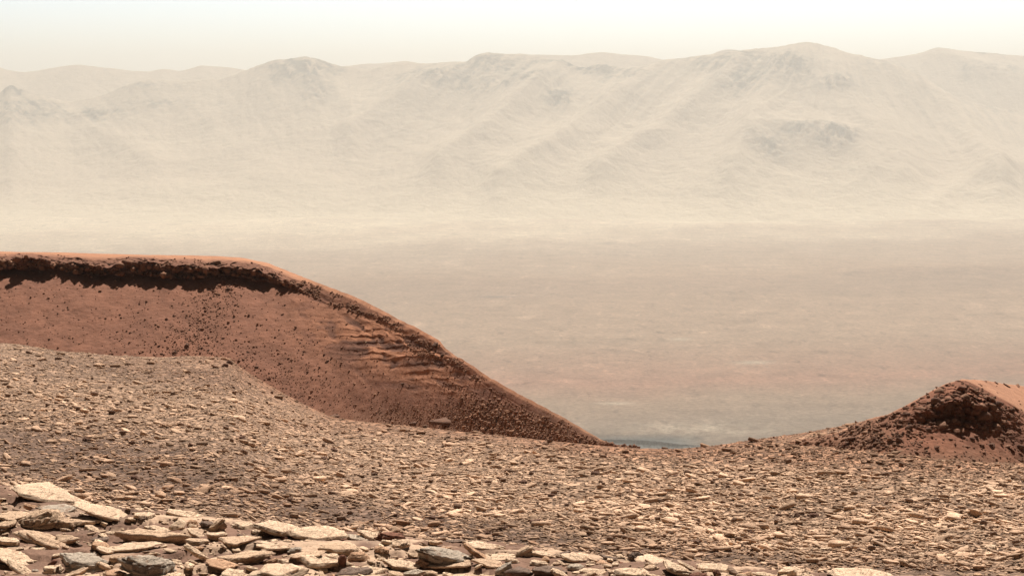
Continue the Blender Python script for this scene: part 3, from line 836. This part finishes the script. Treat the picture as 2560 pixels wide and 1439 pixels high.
# ------------------------------------------------------------------ scree on the hill and the mound
bag = Bag()
hY = CY + F * np.tan(np.arctan2(-G_hill[..., 2], G_hill[..., 1]) - TH)
hs = np.clip(np.abs(np.diff(hY, axis=0)), .05, 6)[:, :-1]
HPx, HYy = HP[:-1, :-1], hY[:-1, :-1]
foot = sm(1050, 1330, HPx) * sm(.0, 1, (HYy - (h_yt[None, :-1] + 15)) / 50) * 1.7 + 3.2 * np.exp(-((HPx - 1062 - (HYy - 870) * .9) / 34.) ** 2 - ((HYy - 872) / 26.) ** 2)
belt = np.exp(-((HPx - 620) / 260.) ** 2 - ((HYy - (1000 - .25 * (900 - HPx))) / 90.) ** 2) * .5
footl = sm(985, 1045, HYy) * sm(880, 1030, HPx) * 1.2
trail = np.exp(-((HPx - (560 - (HYy - 720) * .55)) / 55.) ** 2) * .55
dens = hs * ((hri[:-1] > cum[1]) & (hri[:-1] < cum[2])) * (.05 + foot + .7 * belt + footl + trail) 
dens = dens + hs * .7 * ((hri[:-1] >= cum[2]) & (hri[:-1] < cum[5] + 6)) * (1 - .0 * HPx) * ((.4 + 2.0 * np.exp(-((HYy - lip[None, :-1] - 4) / 14.) ** 2)) * (.35 + .8 * sm(500, 750, HPx)) * np.clip(.1 + 2.6 * fbm(HPx / 45., HYy / 14., 3, 3), 0, 1.6) * (1 + 2.2 * sm(720, 800, HPx) * sm(1220, 1120, HPx)) + 3.0 * (HYy > lip[None, :-1] + 6) * (HYy < h_yt[None, :-1]) * (HPx < 800))
NS = 16000
P, r_, c_ = sample_grid(G_hill, dens, NS)
clf = (r_ >= cum[2])
sz_px = np.where(clf, np.where(c_ * 3.0 - 520 < 760, powersize(NS, 4.5, 30, 1.7), powersize(NS, 4.2, 16, 1.9)), powersize(NS, 3.4, 13, 2.6))
sz_px = np.where(r_ > cum[4] + 10, np.minimum(sz_px, 7), sz_px)
sz_px = sz_px * np.where(~clf, 1 + .7 * sm(1050, 1250, c_ * 3.0 - 520), 1)
S = sz_px * P[:, 1] / F; H = S * R.uniform(.5, 1.0, NS)
cc = mixc(np.array((.27, .125, .08)), np.array((.42, .22, .135)), R.rand(NS)) * R.uniform(.7, 1.15, NS)[:, None]
P[:, 2] -= H * .25
P[:, 1] -= np.where(clf & (c_ * 3.0 - 520 < 760), S * R.uniform(0, .5, NS), 0)
bag.add_many(BOUL_LO, P, S, H, rand_rot(NS, .3), cc)
mY = CY + F * np.tan(np.arctan2(-G_mound[..., 2], G_mound[..., 1]) - TH)
ms = np.clip(np.abs(np.diff(mY, axis=0)), .05, 6)[:, :-1]
dens = ms * ((mri[:-1] > cm[1]) & (mri[:-1] < cm[6])) * (.30 + .45 * wm_c[:-1, :-1] + 1.3 * sm(2350, 2150, mp)[None, :-1]) * (1 - .6 * mt[:-1, :-1])
NS = 2200
P, r_, c_ = sample_grid(G_mound, dens, NS)
clf = wm_c[r_, c_] > .3
sz_px = np.where(clf, powersize(NS, 8, 42, 1.6), powersize(NS, 6, 30, 2.0))
S = sz_px * P[:, 1] / F; H = S * np.where(clf, R.uniform(.5, 1.0, NS), R.uniform(.3, .7, NS))
cc = mixc(np.array((.24, .11, .07)), np.array((.38, .21, .135)), R.rand(NS)) * R.uniform(.6, 1.1, NS)[:, None]
P[:, 2] -= H * .25
P[:, 1] += np.where(clf, S * .25, 0)
bag.add_many(BOUL_MID, P, S, H, rand_rot(NS, .35), cc)
bag.build('scree', M_rub, label='small red brown stones strewn over the slopes of the hill and mound', cat='scree', kind='stuff')

# ------------------------------------------------------------------ individual slabs on the near ledge
CR = (.94, .67, .46); TN = (.80, .545, .365); GY = (.58, .465, .36); PE = (.70, .42, .26); LG = (.68, .54, .41); DK = (.27, .185, .14); RD = (.28, .13, .085)  # DK puts the shade of shadowed fronts into the stone colour
# px, py of the ground contact, length px, depth/length, thickness px, roll deg (+ right end up), pitch deg (+ top leans to viewer), taper, colour, kind, what it is
HERO = [
 (105,1252,210,.45,9,-13,6,.2,CR,'s','long cream slab sloping down along the left crest of the near ledge'),
 (262,1290,165,.38,11,-17,6,.2,CR,'s','long pale slab falling to the right over a black hollow'),
 (148,1276,92,.6,5,-3,8,.2,GY,'s','grey pitted slab on the pale ridge'),
 (100,1312,108,.6,34,9,6,.6,TN,'s','large domed slab with stepped layers facing left'),
 (28,1296,96,.5,14,-1,5,.1,TN,'s','tan slab with a deep black shadowed front'),
 (20,1312,52,.6,9,9,6,.2,TN,'s','tan slab tipped up to the right below the black hollow'),
 (205,1298,90,.5,12,-3,4,.1,TN,'s','slab with a long black underside above a sandy patch'),
 (170,1350,58,.7,28,3,5,.35,TN,'b','rounded block with a cracked shadowed front'),
 (95,1352,108,.5,10,-12,8,.3,TN,'s','rough layered slab sloping right beside the rounded block'),
 (366,1356,195,.3,36,0,0,.12,TN,'s','biggest dark fronted block with long layered edge'),
 (255,1354,50,.6,12,2,0,.2,DK,'s','small black oval stone left of the big dark block'),
 (18,1358,56,.5,12,-3,5,.1,CR,'s','pale slab with a black front edge above the reddish sand'),
 (30,1400,118,.6,7,-15,8,.2,CR,'s','broad smooth cream slab sloping down to the right'),
 (122,1368,96,.4,9,-19,8,.2,TN,'s','splintered slab pointing right over a black gap'),
 (207,1420,106,.6,22,-4,6,.25,GY,'s','grey topped block with a black left side'),
 (133,1409,18,.8,14,8,0,.7,RD,'b','small red pointed wedge left of the grey topped block'),
 (48,1436,98,.35,10,-30,8,.2,CR,'s','steep leaning slab with a black gap under it'),
 (192,1436,74,.45,9,19,6,.2,TN,'s','slab rising to the right below the grey topped block'),
 (332,1374,156,.3,7,2,6,.2,CR,'s','long thin pale slab lying in front of the biggest block'),
 (378,1430,128,.6,36,-9,8,.4,GY,'s','big craggy grey block full of cracks'),
 (554,1326,50,.6,22,38,6,.2,TN,'s','steeply tilted block with fine parallel layers'),
 (462,1290,104,.4,9,-11,6,.2,CR,'s','long narrow slab on the ledge crest sloping right'),
 (447,1320,40,.8,24,4,6,.4,CR,'b','rounded pale boulder with small pits'),
 (478,1316,30,.7,16,-15,0,.4,PE,'s','reddish striped lump beside the pitted boulder'),
 (612,1322,86,.6,12,-5,8,.5,CR,'s','pale pyramid shaped slab over a thin sharp plate'),
 (516,1326,42,.6,12,-8,0,.2,DK,'s','black wedge left of the tilted layered block'),
 (486,1340,44,.6,8,-20,8,.2,CR,'s','small angular cream slab right of the biggest block'),
 (592,1368,124,.35,12,-1,4,.1,TN,'s','flat slab with a straight dark front edge'),
 (606,1402,116,.5,20,3,0,.15,TN,'s','wide slab with a tall black shadow below it'),
 (490,1400,74,.3,10,-34,0,.2,CR,'s','cream stick of rock leaning down to the right'),
 (546,1428,96,.6,5,-6,8,.2,PE,'s','flat peach coloured slab with a cracked edge'),
 (696,1338,124,.4,15,-12,6,.1,CR,'s','pale slab with a thick black front sloping right'),
 (802,1342,146,.5,9,-6,8,.3,CR,'s','broad pale outcrop slab on the ledge crest'),
 (842,1332,32,.8,19,0,0,.4,PE,'b','round boulder with a dark hollow on the crest'),
 (932,1348,66,.6,10,-14,10,.2,CR,'s','smooth cream slab left of the arched rock'),
 (986,1352,70,.6,18,-6,0,.35,RD,'s','arched rock with a dark hollow facing the viewer'),
 (890,1354,62,.5,7,-4,4,.1,LG,'s','thin grey slab with a jagged black lower edge'),
 (852,1376,116,.5,16,1,4,.25,TN,'s','boat shaped slab with a black keel'),
 (676,1377,86,.4,5,-3,6,.1,CR,'s','thin cream plate lying flat on brown grit'),
 (768,1396,96,.5,13,7,0,.1,TN,'s','dark stack of thin leaves of rock'),
 (796,1422,96,.55,14,-9,8,.15,CR,'s','cream slab with a grey broken front edge'),
 (859,1412,20,.5,34,6,0,.6,RD,'b','dark red shard standing upright'),
 (902,1420,126,.4,9,2,6,.2,CR,'s','long pale slab right of the standing shard'),
 (700,1438,118,.7,13,-3,8,.4,CR,'s','low rounded cream slab at the bottom edge'),
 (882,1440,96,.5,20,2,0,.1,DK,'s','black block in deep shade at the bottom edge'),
 (689,1355,20,.7,9,-3,0,.1,DK,'s','small dark brick shaped stone'),
 (1002,1366,64,.6,10,12,8,.3,CR,'s','triangular cream slab under the arched rock'),
 (990,1378,24,.8,11,0,0,.1,TN,'s','small thick cake shaped block with a black side'),
 (1032,1384,38,.5,8,-20,4,.1,TN,'s','small plate tipped down to the right beside the large grey block'),
 (1096,1404,128,.55,27,-17,4,.08,GY,'s','large grey block with a tall black front face'),
 (1136,1357,54,.4,4,1,0,.1,DK,'s','thin dark plate on the crest above the large grey block'),
 (1192,1396,84,.3,11,-37,0,.1,PE,'s','reddish slat of rock leaning steeply down to the right'),
 (1214,1370,94,.5,7,-3,8,.2,CR,'s','pale slab with a curved dark crack'),
 (1250,1387,116,.35,7,4,6,.2,CR,'s','long cream slab behind the leaning reddish slat'),
 (1120,1420,116,.6,6,2,8,.2,TN,'s','wide tan slab in front of the large grey block'),
 (990,1418,96,.5,12,-13,8,.2,CR,'s','cream slab with two black notches below'),
 (1036,1436,76,.4,9,12,4,.15,LG,'s','grey edged plate rising to the right'),
 (1262,1438,54,.6,18,34,0,.2,GY,'s','striped grey block of tilted layers'),
 (1152,1446,108,.6,12,-2,8,.4,CR,'s','pale humped slab cut by the bottom edge'),
 (1055,1416,30,.5,14,-28,0,.3,PE,'s','striped brown wedge under the large grey block'),
 (1313,1381,40,.6,12,26,0,.3,TN,'s','striped rock leaning up to the right on the crest'),
 (1358,1391,66,.35,6,-10,4,.1,CR,'s','thin white plate with a black underside'),
 (1406,1388,50,.4,6,9,0,.2,DK,'s','dark pointed plate rising to the right on the crest'),
 (1436,1399,84,.6,7,-8,10,.3,CR,'s','smooth cream triangular slab on the crest'),
 (1366,1402,22,.8,14,6,0,.7,PE,'b','small pyramid shaped rock with a black left face'),
 (1440,1421,44,.6,12,-2,0,.25,LG,'s','rounded block with a grey striped front'),
 (1511,1413,54,.6,13,-8,6,.4,PE,'b','smooth pinkish rounded slab'),
 (1523,1398,48,.4,6,-9,0,.1,DK,'s','thin black plate behind the pinkish slab'),
 (1556,1409,28,.7,11,-10,0,.3,RD,'b','dark brown wedge left of the black triangle'),
 (1590,1408,44,.5,22,19,0,.5,DK,'s','black triangular block pointing up to the right'),
 (1300,1430,56,.7,24,0,0,.3,DK,'b','dark rough brown block at the left of the sunlit heap'),
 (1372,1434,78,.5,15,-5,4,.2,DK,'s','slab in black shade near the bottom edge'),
 (1642,1410,80,.7,13,-4,6,.55,CR,'b','smooth pale hump right of the black triangle'),
 (1715,1420,54,.35,8,-24,4,.2,CR,'s','cream slab with a black gap below, falling right'),
 (1690,1432,86,.6,9,-14,10,.3,CR,'s','broad smooth slab in front of the pale hump'),
 (1792,1426,116,.4,8,-4,6,.3,CR,'s','long low cream ridge slab on the crest'),
 (1794,1440,20,.5,16,25,0,.3,RD,'s','dark red shard poking from pale rock'),
 (1868,1442,28,.7,12,10,0,.5,PE,'b','pink wedge at the bottom edge'),
 (1906,1440,60,.4,8,-2,4,.1,CR,'s','cream slab with a thin black front'),
 (1984,1433,88,.6,9,-5,6,.4,CR,'s','pale hump shaped slab at the far right of the ledge'),
 (2148,1441,170,.4,7,-3,6,.3,CR,'s','long low pale slab in the bottom right corner'),
 (1485,1434,90,.5,9,-8,6,.3,CR,'s','cream slab at the bottom below the pinkish slab'),
 (1580,1436,86,.5,9,-10,6,.3,CR,'s','cream slab at the bottom below the black triangle'),
 (1222,1412,80,.5,6,-8,8,.2,TN,'s','flat tan slab right of the wide tan slab'),
 (585,1440,90,.5,9,-6,8,.3,CR,'s','cream slab at the bottom beneath the tall black shadow'),
 (430,1440,90,.5,9,-8,8,.3,CR,'s','cream slab at the bottom beside the craggy grey block'),
 (284,1440,60,.5,12,-2,4,.3,PE,'s','reddish slab at the bottom between the two grey blocks'),
]
def place_rock(px_, py_, D_, ground_z, L_px, dep, th_px, roll, pitch, taper, colr, shape, rs, yaw=None, mat=None, seg=34, lay=None, sub=3):
    S_ = L_px * D_ / F; H_ = max(th_px * D_ / F, .004)
    if shape == 's':
        nl = lay or int(np.clip(th_px / 3.2, 2, 7))
        V, T = make_slab(rs, seg, nl, dep, taper, 5, .045, .10 if th_px > 12 else .3, taper <= .2)
    else:
        V, T = make_boulder(rs, sub, 1.0, dep)
    V = V * np.array([S_, S_, H_])
    # broken, bumpy surface
    o_ = rs.uniform(0, 50, 3); f_ = 5.0 / S_
    nrm = fbm(V[:, 0] * f_ + o_[0], V[:, 1] * f_ + o_[1], V[:, 2] * f_ * 3 + o_[2], 4, .65)
    V[:, 2] += nrm * H_ * .24 * (V[:, 2] > H_ * .3)
    V[:, :2] *= (1 + .05 * nrm)[:, None]
    Q_ = rotm(0, 0, yaw if yaw is not None else rs.uniform(-.25, .25)).T
    M_ = rotm(math.radians(-roll), math.radians(pitch), 0) @ rotm(0, 0, yaw if yaw is not None else rs.uniform(-.3, .3))
    V = V @ M_.T
    zmin = V[:, 2].min()
    lift = -zmin - (.22 * H_ + .30 * abs(math.sin(math.radians(roll))) * S_ * .5)
    cc_ = np.repeat(np.array(colr)[None], len(V), 0) * (1 + .10 * fbm(V[:, 0] * f_ * .5, V[:, 1] * f_ * .5, o_[0], 2))[:, None]
    me_ = mesh_from('rock', V, T=T, C=cc_, mat=mat or M_rock)
    return me_, lift

def ground_at(px_, py_):
    """distance where the sight line through (px_, py_) meets the near ledge"""
    D_ = -2.2 / y2z(py_, 1.0)
    for _ in range(3):
        x_ = float(PT(px_, py_, D_)[0])
        D_ = ter_z(x_, D_) / y2z(py_, 1.0)
        D_ = float(np.clip(D_, 5.6, 9.6))
    x_ = float(PT(px_, py_, D_)[0])
    return x_, D_, ter_z(x_, D_)

rs1 = np.random.RandomState(21)
placed = []
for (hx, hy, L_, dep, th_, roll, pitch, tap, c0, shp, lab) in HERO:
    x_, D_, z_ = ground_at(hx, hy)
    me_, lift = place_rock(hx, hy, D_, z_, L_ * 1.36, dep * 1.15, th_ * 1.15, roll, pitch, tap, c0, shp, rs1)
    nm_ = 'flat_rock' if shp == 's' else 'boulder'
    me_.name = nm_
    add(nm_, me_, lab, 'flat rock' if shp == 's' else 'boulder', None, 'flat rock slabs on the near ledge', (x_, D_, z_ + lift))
    placed.append((hx, hy - th_ * .5, L_, lab))

# secondary slabs between them
ANCH = [(p[0], p[1], p[3]) for p in placed]
used_labels = set(p[3] for p in placed)
SHORT = {}
def short_name(lab):
    """the words that find an anchor rock: up to its first preposition"""
    w = lab.split(); out_ = []
    for q in w:
        if q in ('with','on','over','above','below','beside','left','right','in','under','facing','falling','sloping','lying','leaning','rising','pointing','tipped','cut','poking','between','beneath','behind','at','of','along','near','full') and len(out_) >= 2: break
        out_.append(q)
    return ' '.join(out_)
cnt_ = {}
for a in ANCH: cnt_[short_name(a[2])] = cnt_.get(short_name(a[2]), 0) + 1
ANCH_OK = [(a[0], a[1], short_name(a[2])) for a in ANCH if cnt_[short_name(a[2])] == 1 and len(short_name(a[2]).split()) >= 3]

def auto_label(x0, y0, anchors, size_w, col_w, shape_w, extra=''):
    ds = sorted(anchors, key=lambda a: abs(a[0] - x0) + 2 * abs(a[1] - y0))
    for (ax, ay, an_) in ds[:6]:
        dx, dy = x0 - ax, y0 - ay
        if abs(dx) > 2.0 * abs(dy): rel = 'just right of' if dx > 0 else 'just left of'
        else: rel = 'in front of' if dy > 0 else 'behind'
        for pre in (f'{size_w} {col_w} {shape_w}', f'{size_w} {col_w} {shape_w} {extra}'.strip()):
            s = f'{pre} {rel} the {an_}'
            if s not in used_labels and len(s.split()) <= 16:
                used_labels.add(s); return s
    for wd in ('second', 'third', 'fourth', 'fifth', 'sixth', 'seventh', 'eighth'):
        ax, ay, an_ = ds[0]
        s = f'{wd} {size_w} {col_w} {shape_w} beside the {an_}'
        if s not in used_labels and len(s.split()) <= 16:
            used_labels.add(s); return s
    return s

tries = 0; made = 0
while made < 116 and tries < 6000:
    tries += 1
    hx = rs1.uniform(-30, 2250)
    ye = np.interp(hx, px, y_edge)
    if ye > 1428: continue
    hy = rs1.uniform(ye + 8, 1446)
    L_ = float(rs1.uniform(24, 34) + 60 * rs1.rand() ** 2)
    if any(abs(hx - a[0]) < .30 * (L_ + a[2]) and abs(hy - a[1]) < 6 + .07 * a[2] for a in placed): continue
    x_, D_, z_ = ground_at(hx, hy)
    th_ = L_ * rs1.uniform(.10, .27)
    roll = rs1.normal() * 12 - 3
    ci_ = rs1.choice(6, p=[.46, .32, .03, .1, .04, .05])
    c0 = (CR, TN, GY, PE, DK, RD)[ci_]
    me_, lift = place_rock(hx, hy, D_, z_, L_, rs1.uniform(.4, .75), th_, roll, rs1.uniform(0, 9), rs1.uniform(.1, .45), c0, 's', rs1, seg=22)
    me_.name = 'flat_rock'
    lab = auto_label(hx, hy - th_ / 2, ANCH_OK, 'small' if L_ < 38 else 'medium', ('cream', 'tan', 'grey', 'peach', 'dark', 'red brown')[ci_],
                     'chunk' if th_ / L_ > .22 else ('flat plate' if th_ / L_ < .15 else 'slab'),
                     'tipped up to the right' if roll > 8 else ('sloping down to the right' if roll < -8 else 'lying flat'))
    add('flat_rock', me_, lab, 'flat rock', None, 'flat rock slabs on the near ledge', (x_, D_, z_ + lift))
    placed.append((hx, hy - th_ * .5, L_, lab)); made += 1

# ------------------------------------------------------------------ individual boulders farther off
def surf_hit(Gs, Ys, Ps, px_, py_):
    """grid vertex of a surface that shows nearest to (px_, py_)"""
    d = (Ps - px_) ** 2 + (Ys - py_) ** 2
    i = np.unravel_index(np.argmin(d), d.shape)
    return Gs[i]
hPX = CX + G_hill[..., 0] / (G_hill[..., 1] * CT - G_hill[..., 2] * ST) * F
mPX = CX + G_mound[..., 0] / (G_mound[..., 1] * CT - G_mound[..., 2] * ST) * F
SUBH = (slice(cum[1], cum[6]), slice(None)); SUBM = (slice(cm[1], cm[6]), slice(None)); SUBF = (slice(r_field0, r_field1), slice(None))
SURF = {'h': (G_hill[SUBH], hY[SUBH], hPX[SUBH]), 'm': (G_mound[SUBM], mY[SUBM], mPX[SUBM]), 'f': (G_ter[SUBF], TER_Y[SUBF], TER_PX[SUBF])}
DR = (.21, .115, .08)
FAR = [  # surface, px, py, width, height/width, colour, label
 ('h',468,866,17,.85,DR,'largest dark boulder low on the left hill slope'),
 ('h',436,883,12,.7,DR,'dark boulder at the foot of the left hill near the pale field'),
 ('h',313,880,8,.6,DR,'lone small dark boulder at the left of the hill foot'),
 ('h',404,885,8,.6,DR,'small boulder just left of the foot boulder on the hill'),
 ('h',497,823,9,.6,DR,'boulder halfway up the slope under the stone trail'),
 ('h',520,846,9,.6,DR,'boulder right of and above the largest dark boulder'),
 ('h',505,870,9,.7,DR,'dark boulder just right of the largest dark boulder'),
 ('h',522,876,9,.6,DR,'second dark boulder to the right of the largest dark boulder'),
 ('h',434,790,9,.8,DR,'small upright boulder high on the left talus slope'),
 ('h',487,838,8,.6,DR,'boulder a little above the largest dark boulder'),
 ('h',542,662,30,.45,(.30,.16,.10),'smooth oval boulder on the hill brow above the overhang'),
 ('h',571,724,16,.4,DR,'flat dark stone just below the overhang'),
 ('h',546,738,12,.4,DR,'dark flat stone at the top of the stone trail'),
 ('h',1008,962,14,.7,DR,'lone dark boulder on the smooth right flank of the hill'),
 ('h',820,902,10,.5,DR,'dark boulder among the thin rock layers of the hill'),
 ('h',841,1040,46,.10,DR,'thin dark ledge stone near the base of the hill'),
 ('h',1120,1056,120,.07,DR,'long thin dark ledge low on the hill right of centre'),
 ('h',1035,1062,30,.3,DR,'flat dark rock left of the long thin dark ledge'),
 ('h',916,857,10,.7,(.45,.3,.2),'pale pebble like boulder beside the light sand streak'),
 ('h',1088,868,34,.3,DR,'dark jagged outcrop rock sticking out just below the hill skyline'),
 ('h',1108,890,20,.35,DR,'small dark rock just below the jagged outcrop near the hill skyline'),
 ('h',640,918,10,.7,DR,'dark boulder on the hill just above the pale spur tip'),
 ('h',620,880,8,.7,DR,'small dark boulder above and right of the spur tip'),
 ('f',572,908,20,.7,DR,'black rock heap crowning the tip of the pale spur'),
 ('f',561,915,20,.6,DR,'dark rock tucked under the crown of the pale spur'),
 ('m',2275,1070,20,.8,DR,'pointed dark boulder on the left foot of the right mound'),
 ('m',2260,1083,14,.8,DR,'dark wedge boulder below the pointed one on the mound foot'),
 ('m',2248,1102,26,.7,DR,'largest black boulder at the left base of the right mound'),
 ('m',2224,1100,18,.6,DR,'dark boulder just left of the largest black base boulder'),
 ('m',2198,1101,16,.5,DR,'second dark boulder left of the largest black base boulder'),
 ('m',2188,1095,14,.6,DR,'third dark boulder at the end of the mound base row'),
 ('m',2120,1110,18,.5,DR,'dark flat boulder where the mound meets the stony flat'),
 ('m',2270,1038,24,.6,DR,'dark boulder on the left shoulder of the right mound'),
 ('m',2282,1012,16,.8,DR,'round boulder on the mound skyline below the peak'),
 ('m',2322,1075,20,.6,DR,'pair like low dark boulder in the middle of the mound foot'),
 ('m',2364,1064,14,.7,DR,'small dark boulder in the sandy hollow of the mound'),
 ('m',2396,1076,50,.16,(.32,.16,.1),'wide smooth red slab low in the mound face'),
 ('m',2340,1010,34,.8,DR,'big dark rock in the upper left of the mound face'),
 ('m',2372,1018,34,.9,DR,'big rock under the mound peak in black shade'),
 ('m',2402,975,24,.8,(.25,.12,.08),'block high in the mound face just under the peak'),
 ('m',2425,1020,30,.8,(.26,.125,.085),'rounded brown rock in the centre of the mound face'),
 ('m',2450,1018,22,.7,(.3,.15,.1),'smooth brown rock right of the rounded one in the mound face'),
 ('m',2460,1042,40,.6,DR,'large dark rock at the lower right of the mound face'),
 ('m',2492,1012,24,.7,DR,'dark rock on the ridge line right of the mound peak'),
 ('m',2530,1028,22,.7,DR,'dark rock near the right end of the mound ridge'),
 ('m',2464,1078,24,.4,DR,'flat dark rock on the right of the mound foot'),
 ('m',2410,1094,16,.5,DR,'small dark rock below the wide smooth red slab'),
 ('m',2432,1098,16,.5,DR,'dark stone right of the one below the smooth slab'),
 ('m',2480,1116,26,.4,DR,'flat dark rock at the right base of the mound'),
 ('m',2550,1116,24,.5,DR,'dark rock at the right edge of the picture by the mound base'),
 ('f',335,1198,24,.45,DR,'dark rock alone in the brown ground left of centre'),
 ('f',20,1194,20,.4,DR,'flat dark rock near the left edge above the ledge'),
 ('f',138,1212,26,.5,DR,'black rock in the field above the crest of the ledge'),
 ('f',347,1200,18,.5,DR,'rough black rock right beside the lone dark one'),
 ('f',215,1102,26,.35,DR,'dark rock with a pointed left end in the left field'),
 ('f',327,1110,20,.45,DR,'black rock in the pale rubble of the left field'),
 ('f',835,1127,28,.5,DR,'black block in the pale rubble at mid field'),
 ('f',812,1150,26,.4,DR,'dark slab just in front of the black mid field block'),
 ('f',752,1156,18,.4,DR,'small dark slab left of the dark mid field slab'),
 ('f',600,1098,36,.35,DR,'long dark hollow stone in the pale rubble left of centre'),
 ('f',1490,1186,26,.4,DR,'black stone with a big pale plate on its right'),
 ('f',1308,1208,30,.3,DR,'long flat black stone in the centre field'),
 ('f',1415,1264,18,.45,DR,'squat black stone below centre of the field'),
 ('f',1340,1308,44,.3,DR,'pair of black slabs joined in the grey patch above the ledge'),
 ('f',1260,1322,24,.5,DR,'black stone at the left of the grey patch above the ledge'),
 ('f',1215,1206,12,.6,DR,'tiny black knob in the centre field'),
 ('f',1215,1335,22,.4,DR,'black stone just above the ledge crest right of centre'),
 ('f',1374,1238,22,.5,DR,'round black stone in the pale centre field'),
 ('f',1670,1298,20,.6,DR,'black lump on bright pale rubble right of centre'),
 ('f',1740,1357,28,.4,DR,'dark slab on the bright right field above the ledge'),
 ('f',1880,1333,22,.5,DR,'black stone right of the dark slab on the right field'),
 ('f',1990,1290,26,.35,DR,'black stone at the head of the dark row in the right field'),
 ('f',2035,1290,30,.35,DR,'long black slab in the dark row of the right field'),
 ('f',1945,1288,20,.6,DR,'left end stone of the dark row in the right field'),
 ('f',2235,1210,13,.6,DR,'small black triangular rock alone in the upper right field'),
 ('f',2120,1350,36,.3,DR,'dark slab with a pale twin on bright right rubble'),
 ('f',2065,1375,34,.25,CR,'long thin white edged slab in the lower right field'),
 ('f',2305,1388,28,.5,CR,'bright pale slab with a black foot in the lower right field'),
 ('f',2480,1372,40,.25,CR,'long pale slab near the right edge of the lower field'),
 ('f',1925,1268,20,.4,DR,'small black stone above the dark row'),
 ('f',2550,1320,26,.5,DR,'black rock at the right edge half way up the field'),
 ('f',985,1290,30,.3,DR,'dark slab in the brown ground above the arched rock'),
 ('f',1080,1296,26,.35,DR,'black slab above the large grey block of the ledge'),
 ('f',1106,1303,16,.6,DR,'black knob beside the black slab above the ledge'),
 ('f',808,1310,20,.5,DR,'dark stone just above the broad pale outcrop'),
 ('f',712,1294,16,.5,DR,'dark cube like stone above the thick black fronted slab'),
 ('f',865,1255,28,.3,DR,'dark slab in the brown middle field'),
 ('f',728,1252,24,.4,DR,'dark pointed stone in the brown field left of centre'),
 ('f',460,1253,22,.4,DR,'black stone behind the slanting crest slab'),
 ('f',90,1270 - 40,16,.4,DR,'small dark stone behind the long cream slab'),
 ('f',215,1248,28,.35,DR,'black stone lying against the back of the ledge crest'),
 ('f',1690,1190,16,.5,DR,'small black stone on the rim of the reddish flat'),
 ('f',1600,1240,20,.4,DR,'dark stone in the pale band right of centre'),
]
rs2 = np.random.RandomState(5)
for (sf, fx, fy, wpx, hr_, c0, lab) in FAR:
    P_ = surf_hit(*SURF[sf], fx, fy)
    D_ = float(P_[1])
    shp = 's' if hr_ < .5 else 'b'
    me_, lift = place_rock(fx, fy, D_, P_[2], wpx * 1.1, .7, wpx * hr_ * 1.1, -34 if 'sticking out' in lab else rs2.normal() * 7, 0, .3, c0, shp, rs2, mat=M_rub, seg=16, lay=2 if wpx < 60 else 3, sub=2)
    nm_ = 'flat_rock' if shp == 's' else 'boulder'; me_.name = nm_
    g_ = {'h': 'boulders on the left hill', 'm': 'boulders on the right mound', 'f': 'larger stones standing out in the field'}[sf]
    add(nm_, me_, lab, 'flat rock' if shp == 's' else 'boulder', None, g_, (float(P_[0]), D_, float(P_[2]) + lift - .2 * wpx * hr_ * D_ / F))

# ------------------------------------------------------------------ haze
hx0, hy0, hz0, hx1, hy1, hz1 = -23000, -300, PLAIN_Z - 60, 23000, 20500, 560
V = [(x, y, z) for x in (hx0, hx1) for y in (hy0, hy1) for z in (hz0, hz1)]
Q = [(0,1,3,2),(4,6,7,5),(0,4,5,1),(2,3,7,6),(0,2,6,4),(1,5,7,3)]
hm = bpy.data.materials.new('haze'); hm.use_nodes = True
hn_ = hm.node_tree
for n in list(hn_.nodes): hn_.nodes.remove(n)
pv = hn_.nodes.new('ShaderNodeVolumePrincipled')
pv.inputs['Color'].default_value = (0.90, 0.893, 0.85, 1)
pv.inputs['Density'].default_value = HAZE_DENSITY
pv.inputs['Anisotropy'].default_value = 0.35
ho = hn_.nodes.new('ShaderNodeOutputMaterial')
hn_.links.new(pv.outputs[0], ho.inputs['Volume'])
me = mesh_from('haze', V, Q=Q, mat=hm)
add('haze', me, 'pale dusty haze filling the crater', 'haze', 'stuff')
print('SCRIPT DONE')
